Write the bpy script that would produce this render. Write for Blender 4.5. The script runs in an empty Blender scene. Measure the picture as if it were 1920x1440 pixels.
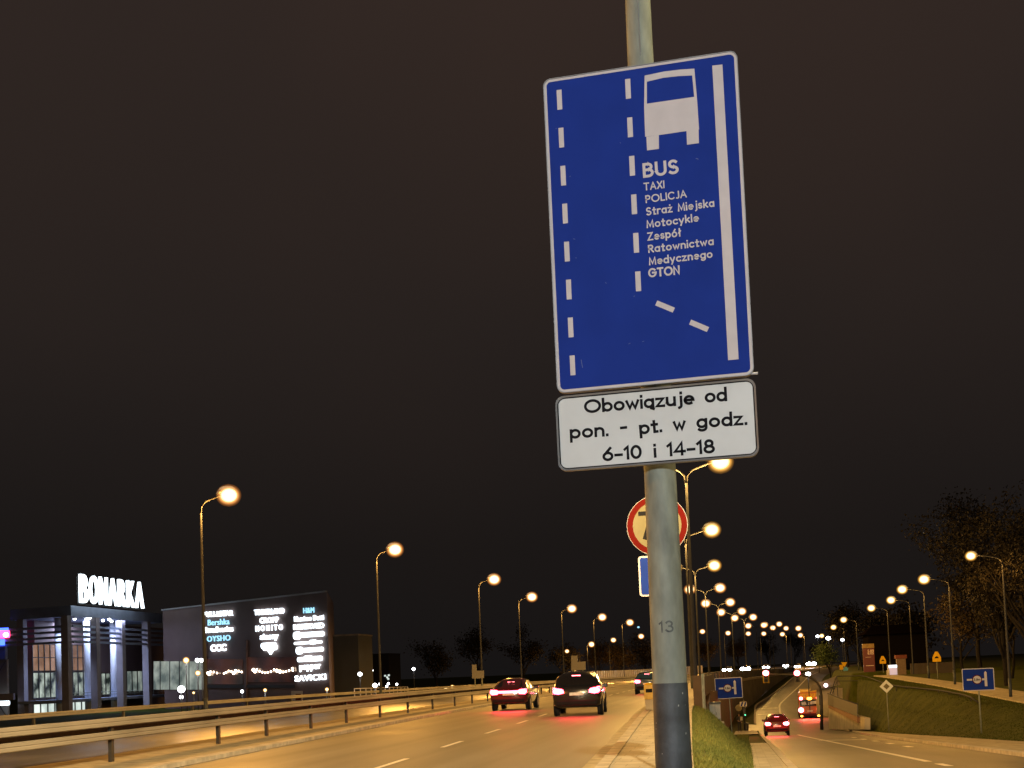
import bpy, bmesh, math, random
import numpy as np
from mathutils import Vector, Matrix

random.seed(7)
S = bpy.context.scene
COL = S.collection

# ------------------------------------------------------------------ camera
FPX, PITCH, ROLL, YAW, EYE = 2330.0, math.radians(3.3), -0.040, math.radians(10.43862), 1.7
PY0 = 1262.0 - FPX * math.tan(PITCH)
RM = (Matrix.Rotation(YAW, 3, 'Z') @ Matrix.Rotation(math.pi / 2 + PITCH, 3, 'X') @ Matrix.Rotation(ROLL, 3, 'Z'))
CAMP = Vector((0, 0, EYE))
cd = bpy.data.cameras.new('camera')
cd.sensor_fit = 'HORIZONTAL'; cd.sensor_width = 36.0
cd.lens = FPX / 1920 * 36.0
cd.shift_y = (PY0 - 720) / 1920
cd.clip_start = 0.1; cd.clip_end = 6000
cam = bpy.data.objects.new('camera', cd); COL.objects.link(cam)
cam.matrix_world = Matrix.Translation(CAMP) @ RM.to_4x4()
S.camera = cam

def ray(x, y): return RM @ Vector(((x - 960) / FPX, -(y - PY0) / FPX, -1.0))
def at(x, y, Y):
    """point of the place seen at photo pixel x, y, at the distance Y along the road"""
    r = ray(x, y); return CAMP + r * (Y / r.y)
def on_plane(x, y, p, n):
    r = ray(x, y); return CAMP + r * ((p - CAMP).dot(n) / r.dot(n))

# ------------------------------------------------------------------ world: city night sky
w = bpy.data.worlds.new('World'); S.world = w; w.use_nodes = True
nt = w.node_tree; nt.nodes.clear()
o = nt.nodes.new('ShaderNodeOutputWorld'); bg = nt.nodes.new('ShaderNodeBackground')
tc = nt.nodes.new('ShaderNodeTexCoord'); sx = nt.nodes.new('ShaderNodeSeparateXYZ'); rp = nt.nodes.new('ShaderNodeValToRGB')
nt.links.new(tc.outputs['Generated'], sx.inputs[0]); nt.links.new(sx.outputs['Z'], rp.inputs[0])
rp.color_ramp.elements[0].position = 0.0; rp.color_ramp.elements[0].color = (0.0086, 0.0076, 0.0074, 1)
rp.color_ramp.elements[1].position = 0.5; rp.color_ramp.elements[1].color = (0.0285, 0.0205, 0.0172, 1)
e = rp.color_ramp.elements.new(0.10); e.color = (0.0108, 0.0090, 0.0082, 1)
e = rp.color_ramp.elements.new(0.27); e.color = (0.0195, 0.0152, 0.0134, 1)
nz = nt.nodes.new('ShaderNodeTexNoise'); nz.inputs['Scale'].default_value = 1.6; nz.inputs['Detail'].default_value = 3
mx = nt.nodes.new('ShaderNodeMix'); mx.data_type = 'RGBA'; mx.blend_type = 'MULTIPLY'; mx.inputs[0].default_value = 1
r2 = nt.nodes.new('ShaderNodeValToRGB')
r2.color_ramp.elements[0].position = .3; r2.color_ramp.elements[0].color = (.80, .83, .88, 1)
r2.color_ramp.elements[1].position = .7; r2.color_ramp.elements[1].color = (1.18, 1.06, 1.02, 1)
nt.links.new(tc.outputs['Generated'], nz.inputs['Vector']); nt.links.new(nz.outputs[0], r2.inputs[0])
nt.links.new(rp.outputs[0], mx.inputs[6]); nt.links.new(r2.outputs[0], mx.inputs[7])
nt.links.new(mx.outputs[2], bg.inputs[0]); bg.inputs[1].default_value = 1.0
nt.links.new(bg.outputs[0], o.inputs[0])

S.view_settings.view_transform = 'Standard'; S.view_settings.look = 'None'
S.view_settings.exposure = 0.0; S.view_settings.gamma = 1.0
S.cycles.max_bounces = 5; S.cycles.diffuse_bounces = 2; S.cycles.glossy_bounces = 3
S.cycles.transmission_bounces = 2; S.cycles.volume_bounces = 0; S.cycles.transparent_max_bounces = 6
S.cycles.caustics_reflective = False; S.cycles.caustics_refractive = False
S.cycles.sample_clamp_indirect = 3.0
S.cycles.use_denoising = True

# ------------------------------------------------------------------ helpers
def tag(o, label=None, cat=None, group=None, kind=None):
    if label: o['label'] = label
    if cat: o['category'] = cat
    if group: o['group'] = group
    if kind: o['kind'] = kind
    return o

def thing(name, label, cat, loc=(0, 0, 0), rz=0.0, group=None):
    o = bpy.data.objects.new(name, None); COL.objects.link(o)
    o.empty_display_size = 0.3
    o.location = loc; o.rotation_euler = (0, 0, rz)
    return tag(o, label, cat, group)

def copy_tree(o, parent=None):
    c = o.copy(); COL.objects.link(c); c.parent = parent
    for ch in list(o.children): copy_tree(ch, c)
    return c

class MB:
    def __init__(s): s.v = []; s.f = []; s.sm = []
    def add(s, vs, fs, smooth=False):
        b = len(s.v); s.v += [tuple(p) for p in vs]
        for f in fs: s.f.append([b + i for i in f]); s.sm.append(smooth)
        return s
    def box(s, x0, x1, y0, y1, z0, z1):
        vs = [(x0,y0,z0),(x1,y0,z0),(x1,y1,z0),(x0,y1,z0),(x0,y0,z1),(x1,y0,z1),(x1,y1,z1),(x0,y1,z1)]
        return s.add(vs, [(0,3,2,1),(4,5,6,7),(0,1,5,4),(1,2,6,5),(2,3,7,6),(3,0,4,7)])
    def bbox(s, x0, x1, y0, y1, z0, z1, b=.02):
        """box with chamfered vertical and horizontal edges"""
        bm = bmesh.new(); bmesh.ops.create_cube(bm, size=1)
        for v in bm.verts: v.co = ((x0+x1)/2 + v.co.x*(x1-x0), (y0+y1)/2 + v.co.y*(y1-y0), (z0+z1)/2 + v.co.z*(z1-z0))
        bmesh.ops.bevel(bm, geom=bm.edges[:], offset=b, segments=2, affect='EDGES', profile=.6)
        bm.verts.index_update()
        s.add([v.co[:] for v in bm.verts], [[v.index for v in f.verts] for f in bm.faces]); bm.free(); return s
    def obox(s, a, b, th, z0, z1, z0b=None, z1b=None):
        """wall-like box from plan point a to b with thickness th, own end heights"""
        a = Vector((a[0], a[1])); b = Vector((b[0], b[1])); d = (b - a).normalized(); n = Vector((-d.y, d.x)) * th / 2
        z0b = z0 if z0b is None else z0b; z1b = z1 if z1b is None else z1b
        P = [(a-n, z0),(b-n, z0b),(b+n, z0b),(a+n, z0),(a-n, z1),(b-n, z1b),(b+n, z1b),(a+n, z1)]
        return s.add([(p.x, p.y, z) for p, z in P], [(0,3,2,1),(4,5,6,7),(0,1,5,4),(1,2,6,5),(2,3,7,6),(3,0,4,7)])
    def tube(s, pts, rad, n=8, cap=True):
        pts = [Vector(p) for p in pts]; rad = rad if hasattr(rad, '__len__') else [rad]*len(pts)
        vs = []; fs = []; up = Vector((0.31, 0.17, 0.93)).normalized()
        for i, p in enumerate(pts):
            t = (pts[min(i+1, len(pts)-1)] - pts[max(i-1, 0)]).normalized()
            u = Vector((0, -1, 0)) if abs(t.y) < .6 and i >= 0 and abs(t.z) > .8 else up
            a = t.cross(u)
            if a.length < 1e-3: a = t.cross(Vector((1, 0, 0)))
            a.normalize(); c = t.cross(a).normalized()
            for k in range(n):
                q = 2*math.pi*k/n; vs.append(p + (a*math.cos(q) + c*math.sin(q))*rad[i])
        for i in range(len(pts)-1):
            for k in range(n): fs.append((i*n+k, i*n+(k+1) % n, (i+1)*n+(k+1) % n, (i+1)*n+k))
        s.add(vs, fs, True)
        if cap: s.add([], []); b = len(s.v)-len(vs); s.f.append([b+k for k in range(n)][::-1]); s.sm.append(False); s.f.append([b+(len(pts)-1)*n+k for k in range(n)]); s.sm.append(False)
        return s
    def ell(s, c, rx, ry, rz, nu=12, nv=8, z0=-1.0, z1=1.0):
        vs = []; fs = []
        for j in range(nv+1):
            ph = math.asin(max(-1, min(1, z0 + (z1-z0)*j/nv)))
            for i in range(nu):
                th = 2*math.pi*i/nu
                vs.append((c[0]+rx*math.cos(ph)*math.cos(th), c[1]+ry*math.cos(ph)*math.sin(th), c[2]+rz*math.sin(ph)))
        for j in range(nv):
            for i in range(nu): fs.append((j*nu+i, j*nu+(i+1) % nu, (j+1)*nu+(i+1) % nu, (j+1)*nu+i))
        if z0 > -.995: fs.append(list(range(nu))[::-1])
        if z1 < .995: fs.append([nv*nu+i for i in range(nu)])
        return s.add(vs, fs, True)
    def prism_y(s, poly, y0, y1):
        """polygon in XZ given counter-clockwise seen from -Y, extruded from y0 (front) to y1"""
        n = len(poly); vs = [(x, y0, z) for x, z in poly] + [(x, y1, z) for x, z in poly]
        return s.add(vs, [list(range(n)), list(range(2*n-1, n-1, -1))] + [(i, n+i, n+(i+1) % n, (i+1) % n) for i in range(n)])
    def disc_y(s, cx, cz, r, y0, y1, n=40): return s.prism_y([(cx+r*math.cos(2*math.pi*i/n), cz+r*math.sin(2*math.pi*i/n)) for i in range(n)], y0, y1)
    def ring_y(s, cx, cz, r0, r1, y0, n=48):
        vs = [(cx+r*math.cos(2*math.pi*i/n), y0, cz+r*math.sin(2*math.pi*i/n)) for r in (r0, r1) for i in range(n)]
        return s.add(vs, [(i, n+i, n+(i+1) % n, (i+1) % n)[::-1] for i in range(n)])
    def cyl_x(s, c, r, x0, x1, n=20):
        vs = [(x, c[0]+r*math.cos(2*math.pi*i/n), c[1]+r*math.sin(2*math.pi*i/n)) for x in (x0, x1) for i in range(n)]
        s.add(vs, [(i, (i+1) % n, n+(i+1) % n, n+i) for i in range(n)], True)
        b = len(s.v)-2*n; s.f += [[b+i for i in range(n)][::-1], [b+n+i for i in range(n)]]; s.sm += [False, False]; return s
    def build(s, name, mat, parent=None, loc=None, sub=0):
        me = bpy.data.meshes.new(name); me.from_pydata(s.v, [], s.f); me.update()
        me.polygons.foreach_set('use_smooth', s.sm)
        if mat: me.materials.append(mat)
        o = bpy.data.objects.new(name, me); COL.objects.link(o)
        if parent: o.parent = parent
        if loc is not None: o.location = loc
        return o

def rrect(x0, x1, z0, z1, r, n=5):
    P = []
    for cx, cz, a in ((x1-r, z1-r, 0), (x0+r, z1-r, 90), (x0+r, z0+r, 180), (x1-r, z0+r, 270)):
        for i in range(n+1):
            q = math.radians(a + 90*i/n); P.append((cx+r*math.cos(q), cz+r*math.sin(q)))
    return P

# ------------------------------------------------------------------ materials
def new_mat(name):
    m = bpy.data.materials.new(name); m.use_nodes = True; n = m.node_tree
    return m, n, n.nodes['Principled BSDF']

def mat(name, col, rough=.6, metal=0.0, var=.15, scale=8.0, bump=0.0, bscale=60.0, spec=.5, detail=4, col2=None, stretch=None):
    """base colour broken up by noise, optional fine bump"""
    m, n, b = new_mat(name)
    b.inputs['Roughness'].default_value = rough; b.inputs['Metallic'].default_value = metal
    b.inputs['Specular IOR Level'].default_value = spec
    tc = n.nodes.new('ShaderNodeTexCoord'); mp = n.nodes.new('ShaderNodeMapping')
    if stretch: mp.inputs['Scale'].default_value = stretch
    n.links.new(tc.outputs['Object'], mp.inputs[0])
    nz = n.nodes.new('ShaderNodeTexNoise'); nz.inputs['Scale'].default_value = scale; nz.inputs['Detail'].default_value = detail
    rp = n.nodes.new('ShaderNodeValToRGB'); rp.color_ramp.elements[0].position = .32; rp.color_ramp.elements[1].position = .68
    c2 = col2 or [min(1, c*(1+var)) for c in col]; c1 = [c*(1-var) for c in col] if not col2 else col
    rp.color_ramp.elements[0].color = (*c1, 1); rp.color_ramp.elements[1].color = (*c2, 1)
    n.links.new(mp.outputs[0], nz.inputs['Vector']); n.links.new(nz.outputs[0], rp.inputs[0]); n.links.new(rp.outputs[0], b.inputs['Base Color'])
    if bump:
        n2 = n.nodes.new('ShaderNodeTexNoise'); n2.inputs['Scale'].default_value = bscale; n2.inputs['Detail'].default_value = 4
        bp = n.nodes.new('ShaderNodeBump'); bp.inputs['Strength'].default_value = bump; bp.inputs['Distance'].default_value = .02
        n.links.new(mp.outputs[0], n2.inputs['Vector']); n.links.new(n2.outputs[0], bp.inputs['Height']); n.links.new(bp.outputs[0], b.inputs['Normal'])
    return m

def emit(name, col, strength, sample=False):
    m, n, b = new_mat(name)
    b.inputs['Base Color'].default_value = (*[min(.9, c) for c in col], 1)
    b.inputs['Emission Color'].default_value = (*col, 1); b.inputs['Emission Strength'].default_value = strength
    m.cycles.emission_sampling = 'AUTO' if sample else 'NONE'
    return m

def asphalt(name, base, tint=(1, .98, .95), rough=.48):
    """tarmac: fine stone speckle, broad patches, darker wheel tracks and sealed cracks"""
    m, n, b = new_mat(name); L = n.links.new
    tc = n.nodes.new('ShaderNodeTexCoord')
    sp = n.nodes.new('ShaderNodeTexNoise'); sp.inputs['Scale'].default_value = 38; sp.inputs['Detail'].default_value = 5
    pa = n.nodes.new('ShaderNodeTexNoise'); pa.inputs['Scale'].default_value = .22; pa.inputs['Detail'].default_value = 4
    mp = n.nodes.new('ShaderNodeMapping'); mp.inputs['Scale'].default_value = (1.1, .03, 1)
    L(tc.outputs['Object'], mp.inputs[0])
    tr = n.nodes.new('ShaderNodeTexNoise'); tr.inputs['Scale'].default_value = 1.0; tr.inputs['Detail'].default_value = 2
    L(mp.outputs[0], tr.inputs['Vector']); L(tc.outputs['Object'], sp.inputs['Vector']); L(tc.outputs['Object'], pa.inputs['Vector'])
    r1 = n.nodes.new('ShaderNodeMapRange'); r1.inputs[1].default_value = .3; r1.inputs[2].default_value = .7; r1.inputs[3].default_value = .72; r1.inputs[4].default_value = 1.3
    r2 = n.nodes.new('ShaderNodeMapRange'); r2.inputs[1].default_value = .3; r2.inputs[2].default_value = .7; r2.inputs[3].default_value = .72; r2.inputs[4].default_value = 1.2
    r3 = n.nodes.new('ShaderNodeMapRange'); r3.inputs[1].default_value = .3; r3.inputs[2].default_value = .7; r3.inputs[3].default_value = .68; r3.inputs[4].default_value = 1.18
    L(sp.outputs[0], r1.inputs[0]); L(pa.outputs[0], r2.inputs[0]); L(tr.outputs[0], r3.inputs[0])
    m1 = n.nodes.new('ShaderNodeMath'); m1.operation = 'MULTIPLY'; L(r1.outputs[0], m1.inputs[0]); L(r2.outputs[0], m1.inputs[1])
    m2 = n.nodes.new('ShaderNodeMath'); m2.operation = 'MULTIPLY'; L(m1.outputs[0], m2.inputs[0]); L(r3.outputs[0], m2.inputs[1])
    vm = n.nodes.new('ShaderNodeVectorMath'); vm.operation = 'SCALE'; vm.inputs[0].default_value = [base*t for t in tint]; L(m2.outputs[0], vm.inputs['Scale'])
    L(vm.outputs[0], b.inputs['Base Color'])
    rr = n.nodes.new('ShaderNodeMapRange'); rr.inputs[3].default_value = rough-.12; rr.inputs[4].default_value = rough+.15; L(pa.outputs[0], rr.inputs[0]); L(rr.outputs[0], b.inputs['Roughness'])
    bp = n.nodes.new('ShaderNodeBump'); bp.inputs['Strength'].default_value = .35; bp.inputs['Distance'].default_value = .01
    L(sp.outputs[0], bp.inputs['Height']); L(bp.outputs[0], b.inputs['Normal'])
    return m

def paving(name, col, sx, sy):
    """small concrete slabs with joints"""
    m, n, b = new_mat(name); L = n.links.new
    tc = n.nodes.new('ShaderNodeTexCoord'); br = n.nodes.new('ShaderNodeTexBrick')
    br.inputs['Color1'].default_value = (*[c*.88 for c in col], 1); br.inputs['Color2'].default_value = (*[c*1.08 for c in col], 1)
    br.inputs['Mortar'].default_value = (*[c*.45 for c in col], 1)
    br.inputs['Scale'].default_value = 1; br.inputs['Brick Width'].default_value = sx; br.inputs['Row Height'].default_value = sy; br.inputs['Mortar Size'].default_value = .006
    nz = n.nodes.new('ShaderNodeTexNoise'); nz.inputs['Scale'].default_value = 2.2; nz.inputs['Detail'].default_value = 6
    mr = n.nodes.new('ShaderNodeMapRange'); mr.inputs[1].default_value = .3; mr.inputs[2].default_value = .7; mr.inputs[3].default_value = .72; mr.inputs[4].default_value = 1.15
    vm = n.nodes.new('ShaderNodeVectorMath'); vm.operation = 'SCALE'
    L(tc.outputs['Object'], br.inputs['Vector']); L(tc.outputs['Object'], nz.inputs['Vector']); L(nz.outputs[0], mr.inputs[0])
    L(br.outputs[0], vm.inputs[0]); L(mr.outputs[0], vm.inputs['Scale']); L(vm.outputs[0], b.inputs['Base Color'])
    b.inputs['Roughness'].default_value = .75
    return m

M = {}
M['asphalt'] = asphalt('asphalt', .145, tint=(1, .95, .82), rough=.55)
M['asphalt2'] = asphalt('asphalt_slip', .095, tint=(1, .90, .74), rough=.5)
M['asphalt3'] = asphalt('asphalt_worn', .15, tint=(1, .97, .98), rough=.36)
M['paving'] = paving('paving_slabs', (.46, .43, .37), .5, .5)
M['kerb'] = mat('kerb_concrete', (.52, .47, .38), .8, var=.25, scale=3, bump=.3)
M['gutter'] = mat('gutter_stone', (.40, .34, .22), .8, var=.3, scale=2.5, bump=.3)
M['marking'] = mat('road_paint', (.72, .70, .64), .6, var=.2, scale=14, bump=.2)
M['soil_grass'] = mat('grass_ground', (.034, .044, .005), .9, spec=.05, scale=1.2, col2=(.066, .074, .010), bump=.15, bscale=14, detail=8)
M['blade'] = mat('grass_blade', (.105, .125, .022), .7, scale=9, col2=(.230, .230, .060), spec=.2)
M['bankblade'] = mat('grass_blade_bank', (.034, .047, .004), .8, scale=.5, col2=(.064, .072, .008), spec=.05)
M['dryblade'] = mat('grass_dry', (.16, .13, .06), .7, scale=3, spec=.2)
M['galv'] = mat('galvanised_steel', (.235, .260, .210), .62, metal=.0, spec=.3, var=.28, scale=14, bump=.08, bscale=90, detail=6, stretch=(1, 1, .35))
M['lampsteel'] = mat('lamp_post_steel', (.050, .052, .058), .8, metal=.0, spec=.08, var=.12, scale=3)
M['paintgrey'] = mat('dark_grey_paint', (.042, .053, .062), .6, var=.42, scale=9, bump=.12, bscale=50, detail=7)
M['stencil'] = mat('stencil_grey', (.075, .085, .085), .8, scale=60, col2=(.15, .165, .145), spec=.2)
M['chip'] = mat('paint_chip', (.33, .35, .33), .6)
M['blue'] = mat('sign_blue', (.011, .036, .265), .75, var=.07, scale=5, spec=.12)
M['white'] = mat('sign_white', (.62, .58, .56), .75, spec=.15, var=.05, scale=9)
M['scuff'] = mat('scuff_grey_blue', (.16, .20, .34), .8)
M['plate'] = mat('plate_white', (.66, .70, .68), .75, spec=.15, var=.06, scale=4)
M['black'] = mat('sign_black', (.012, .012, .014), .85, spec=.1)
M['signback'] = mat('sign_back_grey', (.22, .22, .21), .5, metal=.3)
M['red'] = mat('sign_red', (.095, .006, .004), .85, var=.06, spec=.05)
M['yellow'] = mat('sign_yellow', (.17, .15, .085), .85, var=.05, spec=.05)
M['warn'] = mat('warning_yellow', (.75, .45, .02), .8, spec=.1, var=.06)
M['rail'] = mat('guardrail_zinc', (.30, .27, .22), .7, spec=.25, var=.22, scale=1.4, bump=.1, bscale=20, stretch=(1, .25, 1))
M['railback'] = mat('guardrail_back_shaded', (.10, .07, .05), .8)  # dark tone paints in the shade behind the front beams
M['dark'] = mat('dark_metal', (.035, .033, .030), .5, metal=.3)
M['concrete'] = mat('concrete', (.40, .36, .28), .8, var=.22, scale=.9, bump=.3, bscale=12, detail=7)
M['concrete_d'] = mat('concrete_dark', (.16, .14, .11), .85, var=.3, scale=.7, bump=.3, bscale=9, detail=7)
M['barrier'] = mat('barrier_panel', (.055, .048, .040), .7, var=.25, scale=1.2, stretch=(1, .3, 2))
M['cabinet'] = mat('cabinet_grey', (.30, .31, .31), .5, var=.12, scale=3)
M['housing'] = mat('lamp_housing', (.20, .20, .19), .5, metal=.2)
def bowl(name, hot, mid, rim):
    """lamp glass with painted glare halo: white hot core, orange rim fading to clear"""
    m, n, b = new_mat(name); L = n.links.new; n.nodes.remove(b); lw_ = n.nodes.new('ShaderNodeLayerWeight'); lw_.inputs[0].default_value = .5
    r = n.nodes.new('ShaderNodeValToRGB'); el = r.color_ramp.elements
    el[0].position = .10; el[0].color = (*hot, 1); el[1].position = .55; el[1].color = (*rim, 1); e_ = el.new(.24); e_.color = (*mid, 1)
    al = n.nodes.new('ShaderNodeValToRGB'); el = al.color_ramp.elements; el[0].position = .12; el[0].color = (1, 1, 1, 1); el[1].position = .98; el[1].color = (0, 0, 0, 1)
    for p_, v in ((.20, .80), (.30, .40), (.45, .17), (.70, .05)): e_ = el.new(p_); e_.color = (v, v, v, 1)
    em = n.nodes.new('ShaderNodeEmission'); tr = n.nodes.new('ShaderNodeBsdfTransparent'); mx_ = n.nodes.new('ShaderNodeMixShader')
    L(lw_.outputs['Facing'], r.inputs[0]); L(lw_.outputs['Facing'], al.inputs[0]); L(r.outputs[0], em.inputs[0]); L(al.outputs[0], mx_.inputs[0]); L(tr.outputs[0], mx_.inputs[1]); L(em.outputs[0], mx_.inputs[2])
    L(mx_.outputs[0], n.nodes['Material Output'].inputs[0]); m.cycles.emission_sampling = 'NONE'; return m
M['bulb'] = bowl('sodium_glass_halo', (3.0, 2.2, 1.25), (1.5, .62, .16), (.75, .24, .04))
M['bulb_y'] = bowl('yellow_glass_halo', (3.0, 2.4, 1.2), (1.5, .72, .14), (.70, .30, .04))
M['bulb_w'] = emit('white_lamp_glass', (.92, .95, 1.0), 14)
M['tail'] = emit('tail_lamp_lit', (1.0, .05, .085), 22)
M['tail_w'] = emit('brake_lamp_lit', (1.0, .16, .20), 16)
M['head'] = emit('head_lamp_lit', (.85, .92, 1.0), 40)
M['amber'] = emit('amber_lamp_lit', (1.0, .40, .04), 10)
M['sigred'] = emit('signal_red_lit', (1.0, .12, .16), 20)
M['siggreen'] = emit('signal_green_lit', (.1, .9, .45), 2)
M['led'] = emit('letter_led_white', (.80, .92, 1.0), 3.5, True)
M['led_d'] = emit('letter_led_dim', (.30, .62, .80), 1.6)
M['led_b'] = emit('letter_halo_blue', (.10, .28, .9), .55)
M['neon_r'] = emit('neon_red', (1, .06, .22), 5); M['neon_b'] = emit('neon_blue', (.05, .12, 1.0), 4); M['neon_w'] = emit('neon_white', (.7, .9, 1), 6)
M['tyre'] = mat('tyre_rubber', (.012, .012, .012), .8); M['rim'] = mat('wheel_rim', (.25, .25, .26), .35, metal=.8)
M['glass'] = mat('car_glass', (.010, .012, .015), .08, var=.1, spec=.8)
M['plateno'] = mat('number_plate', (.70, .70, .68), .5)
M['bark'] = mat('bark', (.016, .014, .012), .9, spec=.05, var=.3, scale=6, bump=.4)
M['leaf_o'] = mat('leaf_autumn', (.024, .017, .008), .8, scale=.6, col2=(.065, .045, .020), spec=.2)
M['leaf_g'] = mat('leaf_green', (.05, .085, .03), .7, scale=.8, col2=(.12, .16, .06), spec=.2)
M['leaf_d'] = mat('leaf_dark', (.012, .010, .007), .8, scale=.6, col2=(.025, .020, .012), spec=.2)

# ------------------------------------------------------------------ lie of the land
def fn(*pts):
    xs = [p[0] for p in pts]; ys = [p[1] for p in pts]
    return lambda Y: float(np.interp(Y, xs, ys))
def smooth(f, h=8.0): return lambda Y: (f(Y-2*h) + 2*f(Y-h) + 3*f(Y) + 2*f(Y+h) + f(Y+2*h)) / 9
zm = smooth(fn((-200, 0), (70, 0), (150, -.35), (250, -.85), (310, -1.0), (420, -.6), (600, .3), (3000, .5)), 10)
ck = smooth(fn((-200, 1.0), (0, -1.55), (21, -2.49), (40, -3.46), (51, -3.95), (80, -4.9), (130, -6.0), (168, -6.2), (209, -5.2), (247, -3.2), (281, -.8), (344, 4.5), (450, 17), (600, 42), (900, 110), (1400, 260), (3000, 800)), 5)
xe = smooth(fn((-200, 1.0), (0, .25), (21, -.93), (50, -2.12), (65, -2.1), (100, -2.3), (130, -2.2), (160, -1.8), (195, .3), (222, 2.4), (255, 4.9), (297, 9.4), (344, 15.5), (450, 29), (600, 55), (900, 123), (1400, 273), (3000, 813)), 3)
zs = smooth(fn((-200, .49), (0, .49), (112, -4.42), (130, -4.9), (160, -5.05), (195, -4.8), (222, -4.2), (255, -3.3), (297, -1.75), (350, -.9), (450, -.4), (600, .3), (3000, .5)), 6)
sl = smooth(fn((-200, 1.06), (90, 1.06), (142, 1.0), (196, 1.5), (222, 4.2), (255, 7.4), (297, 11.4), (344, 17.5), (450, 31), (600, 57), (900, 125), (3000, 815)), 4)
sr = smooth(fn((-200, 7.0), (70, 7.1), (92, 7.6), (112, 8.6), (125, 9.6), (196, 10.4), (255, 14.2), (297, 18.4), (344, 24.5), (450, 38), (600, 64), (900, 132), (3000, 822)), 3)
xf = smooth(fn((-200, 10), (45, 10), (60, 9.5), (82, 8.5), (112, 8.9), (118, 10.2), (200, 11.5), (255, 15.5), (297, 19.8), (344, 26), (450, 40), (600, 66), (900, 134), (3000, 824)), 2)
xt = smooth(fn((-200, 14.5), (30, 14), (67, 13.4), (85, 12.4), (100, 10.9), (112, 9.9), (120, 9.5), (124, 10.4), (136, 11.6), (200, 14), (297, 25), (344, 32), (450, 46), (600, 72), (900, 140), (3000, 830)), 2)
zr = smooth(fn((-200, -1.4), (40, -1.35), (67, -1.0), (92, -.45), (120, .1), (200, .2), (3000, .6)), 5)
def cl(Y): return ck(Y) - 24.0                       # outer edge of the far carriageway
YS = sorted(set([-120, -60, -30] + list(range(-20, 60, 2)) + list(range(60, 140, 3)) + list(range(140, 360, 6)) + list(range(360, 700, 20)) + [750, 850, 1000, 1300, 1800, 3000]))

def ground_profile(Y):
    kx = ck(Y); e = xe(Y); s = sl(Y); z0 = zm(Y); z1 = zs(Y)
    wall = Y > 52
    P = [(-3000, -3.0), (-160, -2.7), (cl(Y)-12, -2.6), (cl(Y)-4.5, z0-.5), (cl(Y)-1.5, z0-.06), (kx-12.0, z0-.05), (kx+.3, z0-.03)]
    if not wall:
        bot = s-.95
        P += [(e, z0-.02), (e+(bot-e)*.2, z0+(z1-z0)*.06), (e+(bot-e)*.5, z0+(z1-z0)*.42), (e+(bot-e)*.8, z0+(z1-z0)*.86), (bot, z1-.02)]
    else:
        t = min(1, max(0, (Y-52)/14.0)); bot = (s-.95)
        top = min(e+.25, bot-.5); k = max(0, .75-(Y-52)*.055) if Y < 66 else 0
        zt = z0-.15-(1-k)*(z0-z1-.3)
        P += [(e, z0-.02), (e+.1, zt), (e+(bot-e)*.35, zt+(z1-zt)*.25), (e+(bot-e)*.75, zt+(z1-zt)*.8), (bot, z1-.02)]
    P += [(s-.1, z1-.03), (sr(Y)+.1, z1-.03)]
    g = max(xf(Y), sr(Y)+.4)
    h = zr(Y)
    if 121 < Y < 139: h = z1
    t = max(xt(Y), g+.5)
    P += [(g, z1-.02), (g+(t-g)*.12, z1+(h-z1)*.05), (g+(t-g)*.5, z1+(h-z1)*.55), (g+(t-g)*.86, z1+(h-z1)*.95), (t, h)]
    P += [(t+2.5, h+.05), (max(60, t+30), h+.3), (3000, h+2.0)]
    return P

mb = MB(); prof = [ground_profile(Y) for Y in YS]; n = len(prof[0])
mb.add([(x, Y, z) for Y, P in zip(YS, prof) for x, z in P],
       [(i*n+j, i*n+j+1, (i+1)*n+j+1, (i+1)*n+j) for i in range(len(YS)-1) for j in range(n-1)], True)
tag(mb.build('ground', M['soil_grass']), kind='structure')

def ground_z(X, Y):
    P = ground_profile(Y); return float(np.interp(X, [p[0] for p in P], [p[1] for p in P]))

def ribbon(name, mt, x0, x1, zf, Ys, parent=None, kind='structure', thick=0.0, side=0):
    mb = MB(); vs = []; fs = []
    for Y in Ys:
        vs += [(x0(Y), Y, zf(Y)), (x1(Y), Y, zf(Y))]
    for i in range(len(Ys)-1): fs.append((2*i, 2*i+1, 2*i+3, 2*i+2))
    mb.add(vs, fs)
    if thick:
        vs = [];
        for Y in Ys: vs += [(x0(Y), Y, zf(Y)-thick), (x0(Y), Y, zf(Y)), (x1(Y), Y, zf(Y)), (x1(Y), Y, zf(Y)-thick)]
        fs = [(4*i, 4*i+4, 4*i+5, 4*i+1) for i in range(len(Ys)-1)] + [(4*i+2, 4*i+6, 4*i+7, 4*i+3) for i in range(len(Ys)-1)]
        mb.add(vs, fs)
    o = mb.build(name, mt, parent)
    if kind and not parent: o['kind'] = kind
    return o
def seg(Y0, Y1, step=2.0):
    n = max(1, int(math.ceil((Y1-Y0)/step))); return [Y0+(Y1-Y0)*i/n for i in range(n+1)]
def YR(a, b): return [a] + [y for y in YS if a < y < b] + [b]

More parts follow.
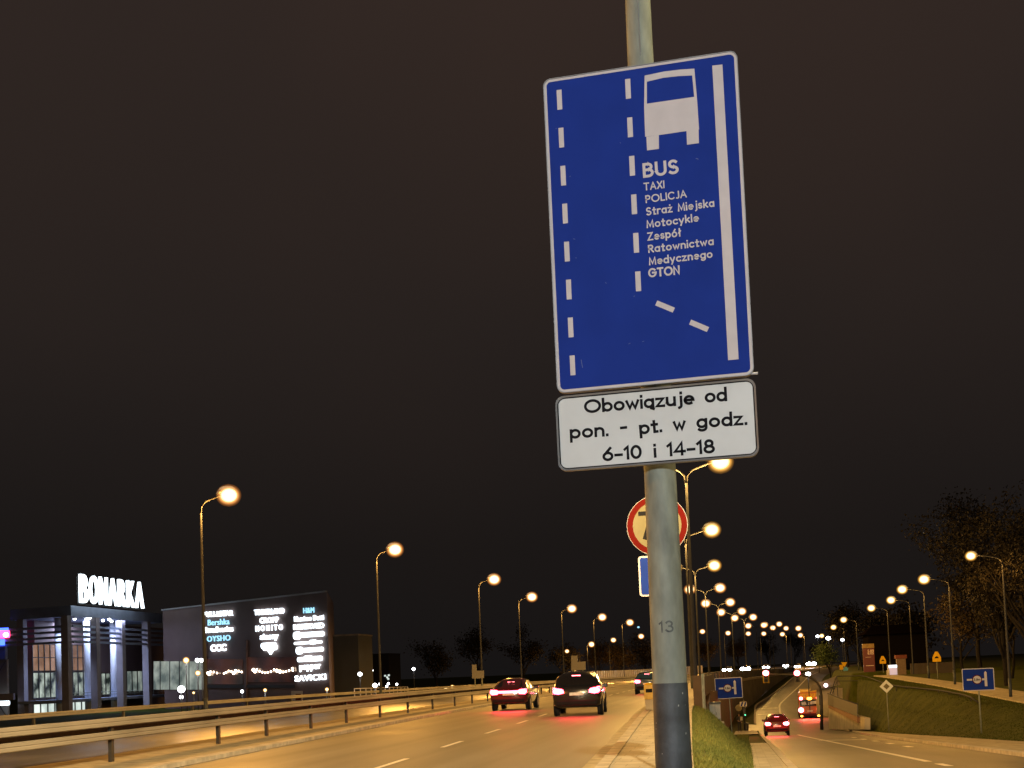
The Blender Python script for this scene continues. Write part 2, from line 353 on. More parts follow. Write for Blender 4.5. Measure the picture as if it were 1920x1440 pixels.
# main carriageway, far carriageway, median
main = ribbon('main_road', M['asphalt'], lambda Y: ck(Y)-9.3, lambda Y: ck(Y)+.02, lambda Y: zm(Y), YR(-120, 1800))
far = ribbon('opposite_road', M['asphalt3'], lambda Y: cl(Y), lambda Y: ck(Y)-13.4, lambda Y: zm(Y)+.01, YR(-120, 1800))
ribbon('median_strip', M['gutter'], lambda Y: ck(Y)-13.4, lambda Y: ck(Y)-9.3, lambda Y: zm(Y)+.006, YR(-120, 1800))
ribbon('median_kerb', M['kerb'], lambda Y: ck(Y)-9.55, lambda Y: ck(Y)-9.2, lambda Y: zm(Y)+.10, YR(-120, 900), thick=.12)
ribbon('gutter_strip', M['gutter'], lambda Y: ck(Y)-.32, lambda Y: ck(Y), lambda Y: zm(Y)+.008, YR(-120, 900))
ribbon('road_kerb', M['kerb'], lambda Y: ck(Y), lambda Y: ck(Y)+.22, lambda Y: zm(Y)+.12, YR(-120, 900), thick=.14)
ribbon('footpath', M['paving'], lambda Y: ck(Y)+.22, lambda Y: xe(Y), lambda Y: zm(Y)+.10, YR(-120, 900), thick=.12)
lane = lambda Y: ck(Y)-4.2 if Y > 45 else ck(Y)-4.2-.25*min(1, (45-Y)/25)
def dashes(name, xc, zf, y0, y1, length, period, wid, parent):
    mb = MB(); Y = y0
    while Y < y1:
        for a, b in zip(seg(Y, Y+length, 1.0)[:-1], seg(Y, Y+length, 1.0)[1:]):
            mb.add([(xc(a)-wid/2, a, zf(a)+.006), (xc(a)+wid/2, a, zf(a)+.006), (xc(b)+wid/2, b, zf(b)+.006), (xc(b)-wid/2, b, zf(b)+.006)], [(0, 1, 2, 3)])
        Y += period
    return mb.build(name, M['marking'], parent)
dashes('lane_marking', lambda Y: ck(Y)-4.05-.35*max(0, min(1, (42-Y)/22)), zm, 10.6, 300, 2.5, 6.1, .13, main)
dashes('lane_marking', lambda Y: ck(Y)-18.6, zm, 10, 300, 2.5, 8, .13, far)
# slip road
slip = ribbon('slip_road', M['asphalt2'], sl, sr, lambda Y: zs(Y)+.0, YR(-60, 1000))
ribbon('slip_kerb', M['kerb'], lambda Y: sl(Y)-.2, sl, lambda Y: zs(Y)+.11, YR(-60, 92), thick=.13)
ribbon('slip_kerb', M['kerb'], lambda Y: sl(Y)-.25, sl, lambda Y: zs(Y)+.11, YR(138, 400), thick=.13)
ribbon('slip_footpath', M['paving'], lambda Y: sl(Y)-.95, lambda Y: sl(Y)-.2, lambda Y: zs(Y)+.09, YR(-60, 60), thick=.11)
ribbon('slip_kerb', M['kerb'], sr, lambda Y: sr(Y)+.22, lambda Y: zs(Y)+.11, YR(-60, 118), thick=.13)
ribbon('slip_footpath', M['gutter'], lambda Y: sr(Y)+.22, lambda Y: max(xf(Y), sr(Y)+.5), lambda Y: zs(Y)+.09, YR(-60, 118), thick=.11)
sc = smooth(fn((-60, 4.7), (28, 4.55), (90, 3.5), (140, 4.0), (170, 4.4), (196, 5.0), (222, 7.3), (255, 10.5), (297, 14.6), (400, 27)), 4)
ribbon('lane_marking', M['marking'], lambda Y: sc(Y)-.10, lambda Y: sc(Y)+.10, lambda Y: zs(Y)+.006, seg(33, 92, 3), slip)
ribbon('lane_marking', M['marking'], lambda Y: sc(Y)-.14, lambda Y: sc(Y)+.14, lambda Y: zs(Y)+.006, seg(150, 330, 4), slip)
dashes('lane_marking', sc, zs, 23.5, 32, 1.6, 3.2, .2, slip)
dashes('lane_marking', lambda Y: 5.9, zs, 48, 76, 1.8, 6, .25, slip)
mb = MB()
for Y in (166, 184):
    mb.add([(sl(Y)+.2, Y, zs(Y)+.008), (sc(Y)-.2, Y, zs(Y)+.008), (sc(Y)-.2, Y+1.2, zs(Y+1.2)+.008), (sl(Y)+.2, Y+1.2, zs(Y+1.2)+.008)], [(0, 1, 2, 3)])
mb.add([(3.6, 66, zs(66)+.008), (5.9, 65, zs(65)+.008), (5.9, 66, zs(66)+.008), (3.6, 67, zs(67)+.008)], [(0, 1, 2, 3)])
mb.build('stop_marking', M['marking'], slip)
# side road turning left through the underpass, and its paved corner
ribbon('side_road', M['asphalt2'], lambda Y: xe(Y)+.3, lambda Y: sl(Y)+.02, lambda Y: zs(Y)+.012, seg(118, 138, 4))
ribbon('side_footpath', M['paving'], lambda Y: xe(Y)+.3, lambda Y: sl(Y)-.2, lambda Y: zs(Y)+.08, seg(98, 117, 4), thick=.1)
ribbon('cross_road', M['asphalt2'], lambda Y: sr(Y)-.02, lambda Y: 60, lambda Y: zs(Y)+.012, seg(122, 138, 4))
# path behind the right-hand railing
mb = MB(); P = [(15.6, 24), (15.2, 67), (14.2, 92), (13.2, 120)]
ribbon('bank_path', M['gutter'], lambda Y: float(np.interp(Y, [24, 67, 92, 118], [15.2, 14.2, 13.3, 11.6])), lambda Y: float(np.interp(Y, [24, 67, 92, 118], [18.6, 17.2, 15.6, 13.4])), lambda Y: ground_z(14.5, Y)+.07, seg(24, 118, 4), thick=.08)

# ------------------------------------------------------------------ lettering: an even-stroke road alphabet
def arc(cx, cy, rx, ry, a0, a1, n=14): return [(cx+rx*math.cos(math.radians(a0+(a1-a0)*i/n)), cy+ry*math.sin(math.radians(a0+(a1-a0)*i/n))) for i in range(n+1)]
XH = .64
def o_(w=.56, cx=None): cx = w/2 if cx is None else cx; return arc(cx, XH/2, w/2, XH/2, 0, 360, 26)
def dot(x, y): return [(x, .99), (x, 1.01)]
GL = {
 'A': ([[(0,0),(.37,1),(.74,0)], [(.13,.32),(.61,.32)]], .74),
 'B': ([[(0,0),(0,1),(.27,1)]+arc(.27,.765,.24,.235,90,-90)+[(0,.53)], [(0,.53),(.30,.53)]+arc(.30,.265,.27,.265,90,-90)+[(0,0)]], .57),
 'C': ([arc(.45,.5,.45,.5,48,312,22)], .78),
 'G': ([arc(.47,.5,.47,.5,46,360,24)+[(.52,.5)]], .94),
 'I': ([[(0,0),(0,1)]], 0.0),
 'J': ([[(.36,1),(.36,.24)]+arc(.17,.22,.19,.22,0,-125,10)], .36),
 'L': ([[(0,1),(0,0),(.44,0)]], .44),
 'M': ([[(0,0),(.06,1),(.40,.12),(.74,1),(.80,0)]], .80),
 'N': ([[(0,0),(0,1),(.66,0),(.66,1)]], .66),
 'O': ([arc(.5,.5,.5,.5,0,360,30)], 1.0),
 'P': ([[(0,0),(0,1),(.27,1)]+arc(.27,.73,.27,.27,90,-90)+[(0,.46)]], .54),
 'R': ([[(0,0),(0,1),(.27,1)]+arc(.27,.74,.26,.26,90,-90)+[(0,.48)], [(.24,.48),(.58,0)]], .56),
 'S': ([arc(.27,.75,.25,.25,40,270,14)+arc(.27,.25,.28,.25,90,-140,14)], .56),
 'T': ([[(0,1),(.66,1)], [(.33,1),(.33,0)]], .66),
 'U': ([[(0,1),(0,.32)]+arc(.31,.32,.31,.32,180,360,16)+[(.62,1)]], .62),
 'X': ([[(0,0),(.62,1)], [(0,1),(.62,0)]], .62),
 'Z': ([[(0,1),(.58,1),(0,0),(.60,0)]], .60),
 'a': ([o_(.54), [(.54,XH),(.54,0)]], .56),
 'b': ([[(0,1.05),(0,0)], o_(.56)], .56),
 'c': ([arc(.30,XH/2,.30,XH/2,50,310,18)], .50),
 'd': ([o_(.56), [(.56,1.05),(.56,0)]], .56),
 'e': ([[(.03,XH/2),(.56,XH/2)]+arc(.29,XH/2,.28,XH/2,0,300,20)], .57),
 'g': ([o_(.56), [(.56,XH),(.56,-.06)]+arc(.29,-.07,.27,.24,0,-140,10)], .58),
 'i': ([[(0,0),(0,XH)], dot(0,.92)], 0.0),
 'j': ([[(.2,XH),(.2,-.08)]+arc(.02,-.10,.18,.20,0,-75,7), dot(.2,.92)], .2),
 'k': ([[(0,1.05),(0,0)], [(.44,XH),(.02,.26)], [(.15,.37),(.48,0)]], .47),
 'l': ([[(0,0),(0,1.05)]], 0.0),
 'ł': ([[(.12,0),(.12,1.05)], [(0,.44),(.26,.72)]], .24),
 'n': ([[(0,XH),(0,0)], [(0,.34)]+arc(.25,.38,.25,.27,180,0,12)+[(.50,0)]], .50),
 'o': ([o_(.58)], .58),
 'ó': ([o_(.58), [(.26,.80),(.40,1.02)]], .58),
 'p': ([[(0,XH),(0,-.34)], o_(.56)], .56),
 'r': ([[(0,XH),(0,0)], [(0,.36)]+arc(.24,.38,.24,.27,180,65,8)], .32),
 's': ([arc(.20,.48,.18,.165,35,270,10)+arc(.20,.16,.20,.16,90,-150,10)], .40),
 't': ([[(.16,.92),(.16,0),(.34,0)], [(0,XH),(.34,XH)]], .34),
 'u': ([[(0,XH),(0,.26)]+arc(.25,.26,.25,.26,180,360,12)+[(.50,XH)], [(.50,.3),(.50,0)]], .50),
 'w': ([[(0,XH),(.20,.02),(.38,.52),(.56,.02),(.76,XH)]], .76),
 'y': ([[(0,XH),(.27,.02)], [(.54,XH),(.16,-.32)]], .54),
 'z': ([[(0,XH),(.44,XH),(0,0),(.47,0)]], .47),
 'ż': ([[(0,XH),(.44,XH),(0,0),(.47,0)], dot(.23,.92)], .47),
 'ą': ([o_(.54), [(.54,XH),(.54,0)], [(.52,0),(.44,-.14),(.56,-.20)]], .56),
 '.': ([[(0,0),(0,.02)]], 0.0), '-': ([[(0,.36),(.42,.36)]], .42),
 '0': ([arc(.31,.5,.31,.5,0,360,26)], .62), '1': ([[(0,.80),(.20,1),(.20,0)]], .22),
 '3': ([arc(.27,.76,.24,.24,150,-90,14), arc(.27,.27,.29,.27,90,-150,14)], .56),
 '4': ([[(.48,0),(.48,1),(0,.26),(.66,.26)]], .64),
 '6': ([arc(.30,.30,.30,.30,0,360,22), [(.48,1),(.05,.45)]], .60),
 '7': ([[(0,1),(.56,1),(.18,0)]], .56),
 '8': ([arc(.30,.76,.23,.24,0,360,20), arc(.30,.26,.30,.26,0,360,20)], .60),
}
ADV = .30
def stroke_text(mb, text, x0, z0, x1, z1, cap, th, y, adv=ADV, space=.62, fit=True):
    """even-stroke letters on the plane y, from baseline point x0,z0 to x1,z1; cap = capital height"""
    th_n = th/cap; k = 1-th_n
    x = 0; items = []
    for ch in text:
        if ch == ' ': x += space; continue
        st, wd = GL[ch]
        for s in st: items.append([(x+px, py) for px, py in s])
        x += wd+adv
    width = x-adv
    d = Vector((x1-x0, z1-z0)); Ltot = d.length; d.normalize(); nrm = Vector((-d.y, d.x))
    sc = (Ltot-th)/width if width > .01 else cap*k
    for si, s in enumerate(items):
        P = [Vector((x0, z0)) + d*(th/2+px*sc) + nrm*(th/2+py*cap*k) for px, py in s]
        closed = (P[0]-P[-1]).length < 1e-5 and len(P) > 4
        if closed: P = P[:-1]
        m = len(P); vs = []; yy = y-si*0.00012
        for i in range(m):
            a = P[i-1] if (i > 0 or closed) else None; b = P[(i+1) % m] if (i < m-1 or closed) else None
            if a is None: t = (b-P[i]).normalized(); nn = Vector((-t.y, t.x)); l = 1
            elif b is None: t = (P[i]-a).normalized(); nn = Vector((-t.y, t.x)); l = 1
            else:
                t1 = (P[i]-a).normalized(); t2 = (b-P[i]).normalized(); n1 = Vector((-t1.y, t1.x)); n2 = Vector((-t2.y, t2.x))
                nn = n1+n2
                if nn.length < .2: nn = n1
                nn.normalize(); l = min(1.9, 1/max(.4, nn.dot(n1)))
            p = P[i]
            if a is None or b is None:
                tt = (P[1]-P[0]).normalized() if a is None else (P[-1]-P[-2]).normalized()
                p = p + tt*(-.5 if a is None else .5)*th
            vs += [(p.x+nn.x*th/2*l, yy, p.y+nn.y*th/2*l), (p.x-nn.x*th/2*l, yy, p.y-nn.y*th/2*l)]
        fs = [(2*i, 2*i+1, 2*((i+1) % m)+1, 2*((i+1) % m)) for i in range(m if closed else m-1)]
        mb.add(vs, fs)

def font_text(text, size=1.0, bold=0.0, extrude=0.0, xs=1.0, space=1.0, shear=0.0):
    """plain sans lettering as mesh data: (verts in x,z plane with y = depth), faces; centred"""
    cu = bpy.data.curves.new('lettering', 'FONT'); cu.body = text; cu.size = size; cu.offset = bold; cu.extrude = extrude
    cu.align_x = 'CENTER'; cu.space_character = space; cu.resolution_u = 3; cu.shear = shear
    ob = bpy.data.objects.new('lettering', cu); COL.objects.link(ob)
    dg = bpy.context.evaluated_depsgraph_get(); me = ob.evaluated_get(dg).to_mesh()
    vs = [(v.co.x*xs, v.co.z, v.co.y) for v in me.vertices]; fs = [list(p.vertices)[::-1] for p in me.polygons]
    vs = [(x, -y, z) for x, y, z in vs]; fs = [f[::-1] for f in fs]
    ob.evaluated_get(dg).to_mesh_clear(); bpy.data.objects.remove(ob); bpy.data.curves.remove(cu)
    return vs, fs

# ------------------------------------------------------------------ the near lamp post
PX, PY = -0.343, 5.83
prad = lambda z: .0905-.0062*z
LAMPDATA = {}
def lamp_light(name, loc, parent, power, col=(1, .46, .085)):
    """street lamp light: a wide batwing spread that evens out the road, hardly any straight down, a little spill upward"""
    key = (round(power), col)
    if key not in LAMPDATA:
        l = bpy.data.lights.new(name, 'POINT'); l.energy = power; l.color = col; l.shadow_soft_size = .16; l.use_nodes = True
        n = l.node_tree; L = n.links.new; em = n.nodes['Emission']; g = n.nodes.new('ShaderNodeNewGeometry'); sp_ = n.nodes.new('ShaderNodeSeparateXYZ'); L(g.outputs['Incoming'], sp_.inputs[0])
        mr = n.nodes.new('ShaderNodeMapRange'); mr.inputs[1].default_value = -1; mr.inputs[2].default_value = 1; L(sp_.outputs['Z'], mr.inputs[0])
        cr = n.nodes.new('ShaderNodeValToRGB'); el = cr.color_ramp.elements
        for pos, v in ((0, .07), (.10, .12), (.22, .42), (.33, 1.0), (.42, .85), (.475, .35), (.52, .03), (1, .006)):
            if pos == 0: e_ = el[0]; e_.position = 0
            elif pos == 1: e_ = el[-1]; e_.position = 1
            else: e_ = el.new(pos)
            e_.color = (v, v, v, 1)
        L(mr.outputs[0], cr.inputs[0]); L(cr.outputs[0], em.inputs['Strength'])
        LAMPDATA[key] = l
    o = bpy.data.objects.new(name, LAMPDATA[key]); COL.objects.link(o); o.parent = parent; o.location = loc
    return o
def luminaire(parent, x, y, z, side, k=1.0, bulb='bulb', power=0, col=(1, .46, .085)):
    """cobra-head luminaire reaching to +-x: tapered housing with an oversized glowing glass, glare halo included"""
    mb = MB(); mb.ell((x-side*.06*k, y, z+.24*k), .40*k, .26*k, .20*k, 14, 8, -.1, 1.0)
    mb.tube([(x-side*.62*k, y, z+.06*k), (x-side*.36*k, y, z+.22*k)], [.045, .09*k], 8)
    h = mb.build('lamp_head', M['housing'], parent)
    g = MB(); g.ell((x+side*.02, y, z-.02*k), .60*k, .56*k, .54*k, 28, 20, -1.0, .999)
    gb = g.build('bowl_with_halo', M[bulb], h); gb.visible_shadow = False      # glass plus painted halo, lets its own lamp's light out
    if power: lamp_light('lamp_beam', (x, y, z-.16*k), parent, power, col)

post = thing('lamp_post', 'thick grey steel lamp post numbered 13 carrying the bus lane sign', 'lamp post', (PX, PY, 0))
mb = MB(); zz = [1.625, 2.2, 3, 4, 5, 6, 7, 8, 9.2]
mb.tube([(0, 0, z) for z in zz], [prad(z) for z in zz], 40, cap=False)
pole = mb.build('pole', M['galv'], post)
mb = MB(); mb.tube([(0, 0, 0), (0, 0, .8), (0, 0, 1.622), (0, 0, 1.625)], [prad(0)+.002, prad(.8)+.002, prad(1.62)+.0016, prad(1.62)], 40, cap=False)
mb.build('painted_base', M['paintgrey'], post)
# fine weld seam down the front of the upper shaft
mb = MB(); mb.tube([(.004, -prad(4.6)-.0003, 4.6), (.004, -prad(9)-.0003, 9)], .0028, 6); mb.build('weld_seam', M['chip'], post)
# stencilled number, wrapped on the round shaft
mb = MB(); stroke_text(mb, '13', -.036, 1.858, .034, 1.858, .055, .0085, 0)
mb.v = [(prad(z)*math.sin(x/prad(z))*1.006, -prad(z)*1.006*math.cos(x/prad(z)), z) for x, y, z in mb.v]
mb.build('stencil_number', M['stencil'], post)
rnd = random.Random(3)
for i in range(12):
    mb = MB()
    a = rnd.uniform(-1.1, 1.1); z = rnd.uniform(.95, 1.6); r = rnd.uniform(.0012, .0035); R_ = prad(z)+.0024
    mb.add([(R_*math.sin(a+q*r/R_), -R_*math.cos(a+q*r/R_), z+h*r*rnd.uniform(.8, 2)) for q, h in ((-1, -1), (1, -.7), (.8, 1), (-.7, .8))], [(0, 1, 2, 3)])
    mb.build('paint_chip', M['chip'], post)
for sd in (-1, 1):
    mb = MB(); mb.tube([(0, 0, 9.1), (sd*.05, 0, 9.5), (sd*.3, 0, 9.85), (sd*.8, 0, 10.05), (sd*1.35, 0, 10.2)], [.034, .03, .03, .03, .03], 10); mb.build('arm', M['lampsteel'], post)
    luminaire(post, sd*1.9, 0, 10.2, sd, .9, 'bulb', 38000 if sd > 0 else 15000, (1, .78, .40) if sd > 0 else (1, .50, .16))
mb = MB(); mb.box(-.055, .055, -prad(.5)-.006, -prad(.5)+.02, .45, .85); mb.build('hatch_door', M['paintgrey'], post)

# ------------------------------------------------------------------ bus lane sign and its plate
SY = 5.70
bus = thing('bus_lane_sign', 'large blue bus lane sign with white dashes and bus picture on lamp post', 'traffic sign', (-.343, SY, 3.76))
def sp(px, py, Y=SY):
    p = at(px, py, Y); return p.x+.343, p.z-3.76
def rot_panel(P, tilt=math.radians(1.1)):
    c, s_ = math.cos(tilt), math.sin(tilt); return [(x*c-z*s_, x*s_+z*c) for x, z in P]
tl, tr, br, bl = sp(1018, 150), sp(1382, 94), sp(1414, 703), sp(1045, 738)
def quad_round(q, r, inset=0.0, n=6):
    """rounded panel from its four corner points (tl, tr, br, bl)"""
    q = [Vector(p) for p in q]; c = sum(q, Vector((0, 0)))/4; out = []
    if inset:
        qq = []
        for i in range(4):
            a = (q[i-1]-q[i]).normalized(); b = (q[(i+1) % 4]-q[i]).normalized(); qq.append(q[i]+a*inset+b*inset)
        q = qq
    for i in (2, 1, 0, 3):       # br, tr, tl, bl : counter-clockwise seen from the front
        a = (q[(i+1) % 4]-q[i]).normalized(); b = (q[i-1]-q[i]).normalized()
        ce = q[i]+a*r+b*r; p0 = q[i]+a*r; p1 = q[i]+b*r
        a0 = math.atan2(p0.y-ce.y, p0.x-ce.x); a1 = math.atan2(p1.y-ce.y, p1.x-ce.x)
        while a1 < a0: a1 += 2*math.pi
        if a1-a0 > math.pi: a0 += 2*math.pi; 
        if a1 < a0: a0, a1 = a0, a1
        seq = [a0+(a1-a0)*k/n for k in range(n+1)]
        out += [(ce.x+r*math.cos(t), ce.y+r*math.sin(t)) for t in seq]
    # orient counter-clockwise
    A = sum(out[i-1][0]*out[i][1]-out[i][0]*out[i-1][1] for i in range(len(out)))
    return out if A > 0 else out[::-1]
Q = (tl, tr, br, bl)
mb = MB(); mb.prism_y(quad_round(Q, .035), 0.0, .006); 
rim = MB(); outer = quad_round(Q, .037); n_ = len(outer)
rim.add([(x, -.004, z) for x, z in outer]+[(x, .030, z) for x, z in outer], [(i, n_+i, n_+(i+1) % n_, (i+1) % n_)[::-1] for i in range(n_)])
inn = quad_round(Q, .036, .0035)
rim.add([(x, -.004, z) for x, z in outer]+[(x, -.004, z) for x, z in inn], [(i, (i+1) % n_, n_+(i+1) % n_, n_+i) for i in range(n_)])
rim.add([(x, .030, z) for x, z in outer]+[(x, .030, z) for x, z in inn], [(i, (i+1) % n_, n_+(i+1) % n_, n_+i)[::-1] for i in range(n_)])
panel = MB(); panel.prism_y(quad_round(Q, .033, .003), .0005, .0025); panel.build('panel', M['blue'], bus)
rim.build('folded_rim', M['signback'], bus)
def band(mb, q, r, w0, w1, y):
    a = quad_round(q, r, w0); b = quad_round(q, max(.012, r-(w1-w0)), w1); k = len(a)
    mb.add([(x, y, z) for x, z in a]+[(x, y, z) for x, z in b], [(i, (i+1) % k, k+(i+1) % k, k+i) for i in range(k)])
mb = MB(); band(mb, Q, .034, .003, .0155, -.0005); mb.build('border', M['white'], bus)
def bar(mb, p0, p1, wd, y=-.0006):
    a = Vector(p0); b = Vector(p1); d = (b-a).normalized(); nn = Vector((-d.y, d.x))*wd/2
    mb.add([((a-nn).x, y, (a-nn).y), ((b-nn).x, y, (b-nn).y), ((b+nn).x, y, (b+nn).y), ((a+nn).x, y, (a+nn).y)], [(0, 1, 2, 3)] )
def dash(p, q, wd): mb = MB(); bar(mb, p, q, wd); mb.build('lane_dash', M['white'], bus)
for i in range(8):
    t = i/7; x = 1049+(1073.6-1049)*t; y = 168.5+(666.6-168.5)*t; dash(sp(x-.8, y), sp(x+.8, y+37), .0236)
for i in range(6):
    t = i/5; x = 1177.6+(1196.6-1177.6)*t; y = 148+(509-148)*t; dash(sp(x-.8, y), sp(x+.8, y+37), .0244)
dash(sp(1230.6, 568.0), sp(1263.4, 581.6), .0245); dash(sp(1294.0, 603.8), sp(1327.5, 618.0), .0245)
mb = MB(); a, b, c, d = sp(1335.5, 123), sp(1354.5, 121), sp(1384.9, 673.5), sp(1365.2, 675.5)
mb.add([(a[0], -.0006, a[1]), (b[0], -.0006, b[1]), (c[0], -.0006, c[1]), (d[0], -.0006, d[1])], [(3, 2, 1, 0)]); mb.build('edge_bar', M['white'], bus)
z8 = lambda x, y: sp(1000+x/3.2727, 60+y/3.2727)
mb = MB()
def poly(mb, P, y=-.0006): mb.add([(x, y, z) for x, z in P], [list(range(len(P)))])
top = [z8(683, 268), z8(800, 243), z8(900, 231), z8(988, 225)]
body = [z8(697, 305), z8(800, 281), z8(890, 271), z8(975, 267)]
poly(mb, [z8(680, 460), z8(697, 440), body[0], top[0]][::1]); poly(mb, [z8(697, 440), z8(987, 398), z8(1005, 420), z8(680, 460)][::-1])
for i in range(3): poly(mb, [top[i], body[i], body[i+1], top[i+1]])
poly(mb, [body[3], z8(987, 398), z8(1005, 420), top[3]])
poly(mb, [z8(680, 460), z8(686, 643), z8(770, 633), z8(940, 608), z8(1017, 598), z8(1005, 420)])
poly(mb, [z8(694, 643), z8(698, 727), z8(771, 717), z8(770, 633)]); poly(mb, [z8(940, 608), z8(943, 692), z8(1016, 682), z8(1014, 598)])
mb.build('bus_pictogram', M['white'], bus)
mb = MB(); z2 = lambda x, y: sp(1180+x/5.538, 280+y/5.538); u = 5.7/FPX/5.538
for txt, a, b, cap, th in (('BUS', (144, 298), (517, 252), 158, 29), ('TAXI', (150, 430), (367, 404), 84, 13.5), ('POLICJA', (170, 560), (598, 500), 84, 13.5),
        ('Straż Miejska', (176, 690), (886, 598), 88, 15), ('Motocykle', (180, 820), (725, 750), 86, 15), ('Zespół', (190, 950), (541, 905), 88, 15),
        ('Ratownictwa', (197, 1077), (880, 994), 86, 15), ('Medycznego', (205, 1205), (866, 1126), 86, 15), ('GTON', (198, 1333), (526, 1300), 98, 19)):
    p, q = z2(*a), z2(*b); stroke_text(mb, txt, p[0], p[1], q[0], q[1], cap*u, th*u, -.0006)
mb.build('lettering', M['white'], bus)
for z in (.50, -.42):
    mb = MB(); rr = prad(3.76+z)
    mb.box(-.30, .30, .012, .030, z-.02, z+.02)
    mb.tube([(math.cos(q)*(rr+.006), PY-SY+math.sin(q)*(rr+.006), z) for q in [2*math.pi*i/24 for i in range(25)]], .012, 6)
    mb.build('clamp', M['dark'], bus)
rnd = random.Random(9)
for i in range(14):   # small scuffs and specks on the sheet
    x, y = (1091, 682) if i == 0 else (rnd.uniform(1040, 1370), rnd.uniform(200, 690)); c_ = sp(x, y); a_ = rnd.uniform(0, 3.1); ln = .020 if i == 0 else rnd.uniform(.002, .007); a_ = 1.7 if i == 0 else a_
    mb = MB(); bar(mb, (c_[0]-ln*math.cos(a_), c_[1]-ln*math.sin(a_)), (c_[0]+ln*math.cos(a_), c_[1]+ln*math.sin(a_)), .0022, -.0001); mb.build('scuff', M['scuff'], bus)
mb = MB(); bx = sp(1416, 699); mb.tube([(bx[0]-.02, .012, bx[1]), (bx[0]+.012, .012, bx[1])], .006, 8); mb.build('bolt', M['white'], bus)

pl = thing('time_plate', 'white plate with weekday hours in black letters under the blue sign', 'traffic sign', (-.343, SY, 2.82))
z3 = lambda x, y: (lambda p: (p.x+.343, p.z-2.82))(at(1010+x/4.465, 680+y/4.465, SY))
Q2 = (z3(138, 287), z3(1812, 128), z3(1848, 780), z3(168, 912))
panel = MB(); panel.prism_y(quad_round(Q2, .036, .003), .0005, .0025); panel.build('panel', M['plate'], pl)
rim = MB(); outer = quad_round(Q2, .040); n_ = len(outer); inn = quad_round(Q2, .038, .008)
rim.add([(x, -.006, z) for x, z in outer]+[(x, .026, z) for x, z in outer], [(i, n_+i, n_+(i+1) % n_, (i+1) % n_)[::-1] for i in range(n_)])
rim.add([(x, -.006, z) for x, z in outer]+[(x, -.002, z) for x, z in inn], [(i, (i+1) % n_, n_+(i+1) % n_, n_+i) for i in range(n_)])
rim.add([(x, .026, z) for x, z in outer]+[(x, .026, z) for x, z in inn], [(i, (i+1) % n_, n_+(i+1) % n_, n_+i)[::-1] for i in range(n_)])
rim.build('folded_rim', M['signback'], pl)
mb = MB(); band(mb, Q2, .036, .007, .0135, -.0008); mb.build('border', M['black'], pl)
mb = MB(); u = 5.7/FPX/4.465
for txt, a, b, cap, th, adv in (('Obowiązuje', (382, 427), (1307, 350), 118, 23, .24), ('od', (1392, 338), (1580, 322), 118, 23, .24), ('pon.', (262, 640), (586, 616), 118, 23, .26), ('-', (684, 592), (744, 586), 118, 23, .2),
        ('pt.', (845, 604), (1036, 582), 118, 23, .26), ('w', (1126, 574), (1234, 566), 118, 23, .2), ('godz.', (1322, 552), (1748, 522), 118, 23, .26),
        ('6-10', (536, 828), (866, 803), 120, 23, .26), ('i', (965, 797), (989, 795), 118, 23, .2), ('14-18', (1074, 787), (1478, 757), 120, 23, .26)):
    p, q = z3(*a), z3(*b); mb = MB(); stroke_text(mb, txt, p[0], p[1], q[0], q[1], cap*u, th*u, -.0004, adv=adv); mb.build('lettering', M['black'], pl)
mb = MB(); rr = prad(2.85); mb.box(-.26, .26, .012, .028, -.02, .02)
mb.tube([(math.cos(q)*(rr+.006), PY-SY+math.sin(q)*(rr+.006), 0) for q in [2*math.pi*i/24 for i in range(25)]], .012, 6); mb.build('clamp', M['dark'], pl)

# ------------------------------------------------------------------ speed limit sign behind the post
SP_Y = 18.4
c = at(1232, 985, SP_Y); spd = thing('speed_limit_sign', 'round red and yellow 70 limit sign half hidden by the lamp post', 'traffic sign', (c.x, SP_Y, c.z))
r = 57*SP_Y/FPX
mb = MB(); mb.disc_y(0, 0, r, 0, .004); mb.build('disc', M['yellow'], spd)
mb = MB(); mb.ring_y(0, 0, r*.795, r*.985, -.001); mb.build('red_ring', M['red'], spd)
mb = MB(); mb.ring_y(0, 0, r*.985, r*1.0, -.0012); mb.disc_y(0, 0, r*1.003, .004, .012); mb.build('rim', M['signback'], spd)
mb = MB(); stroke_text(mb, '70', -.27, -.20, .24, -.20, .42, .065, -.0016, adv=.22); mb.build('number', M['black'], spd)
b = at(1236, 1079, SP_Y); hb = .30
blu = thing('blue_information_sign', 'small square blue sign with white border below the 70 sign', 'traffic sign', (b.x, SP_Y, b.z))
mb = MB(); mb.prism_y(rrect(-.30, .30, -hb, hb, .05), 0, .004); mb.build('panel', M['white'], blu)
mb = MB(); mb.prism_y(rrect(-.275, .275, -hb+.025, hb-.025, .03), -.0015, -.0005); mb.build('blue_field', M['blue'], blu)
sst = thing('sign_post', 'thin grey post carrying the round 70 sign behind the lamp post', 'sign post', (c.x+.03, SP_Y+.05, zm(SP_Y)+.1))
mb = MB(); mb.tube([(0, 0, 0), (0, 0, c.z+.35)], .03, 10); mb.build('post', M['galv'], sst)
mb = MB(); mb.tube([(0, 0, c.z+.34), (0, 0, c.z+.38)], [.034, .02], 10); mb.build('cap', M['dark'], sst)

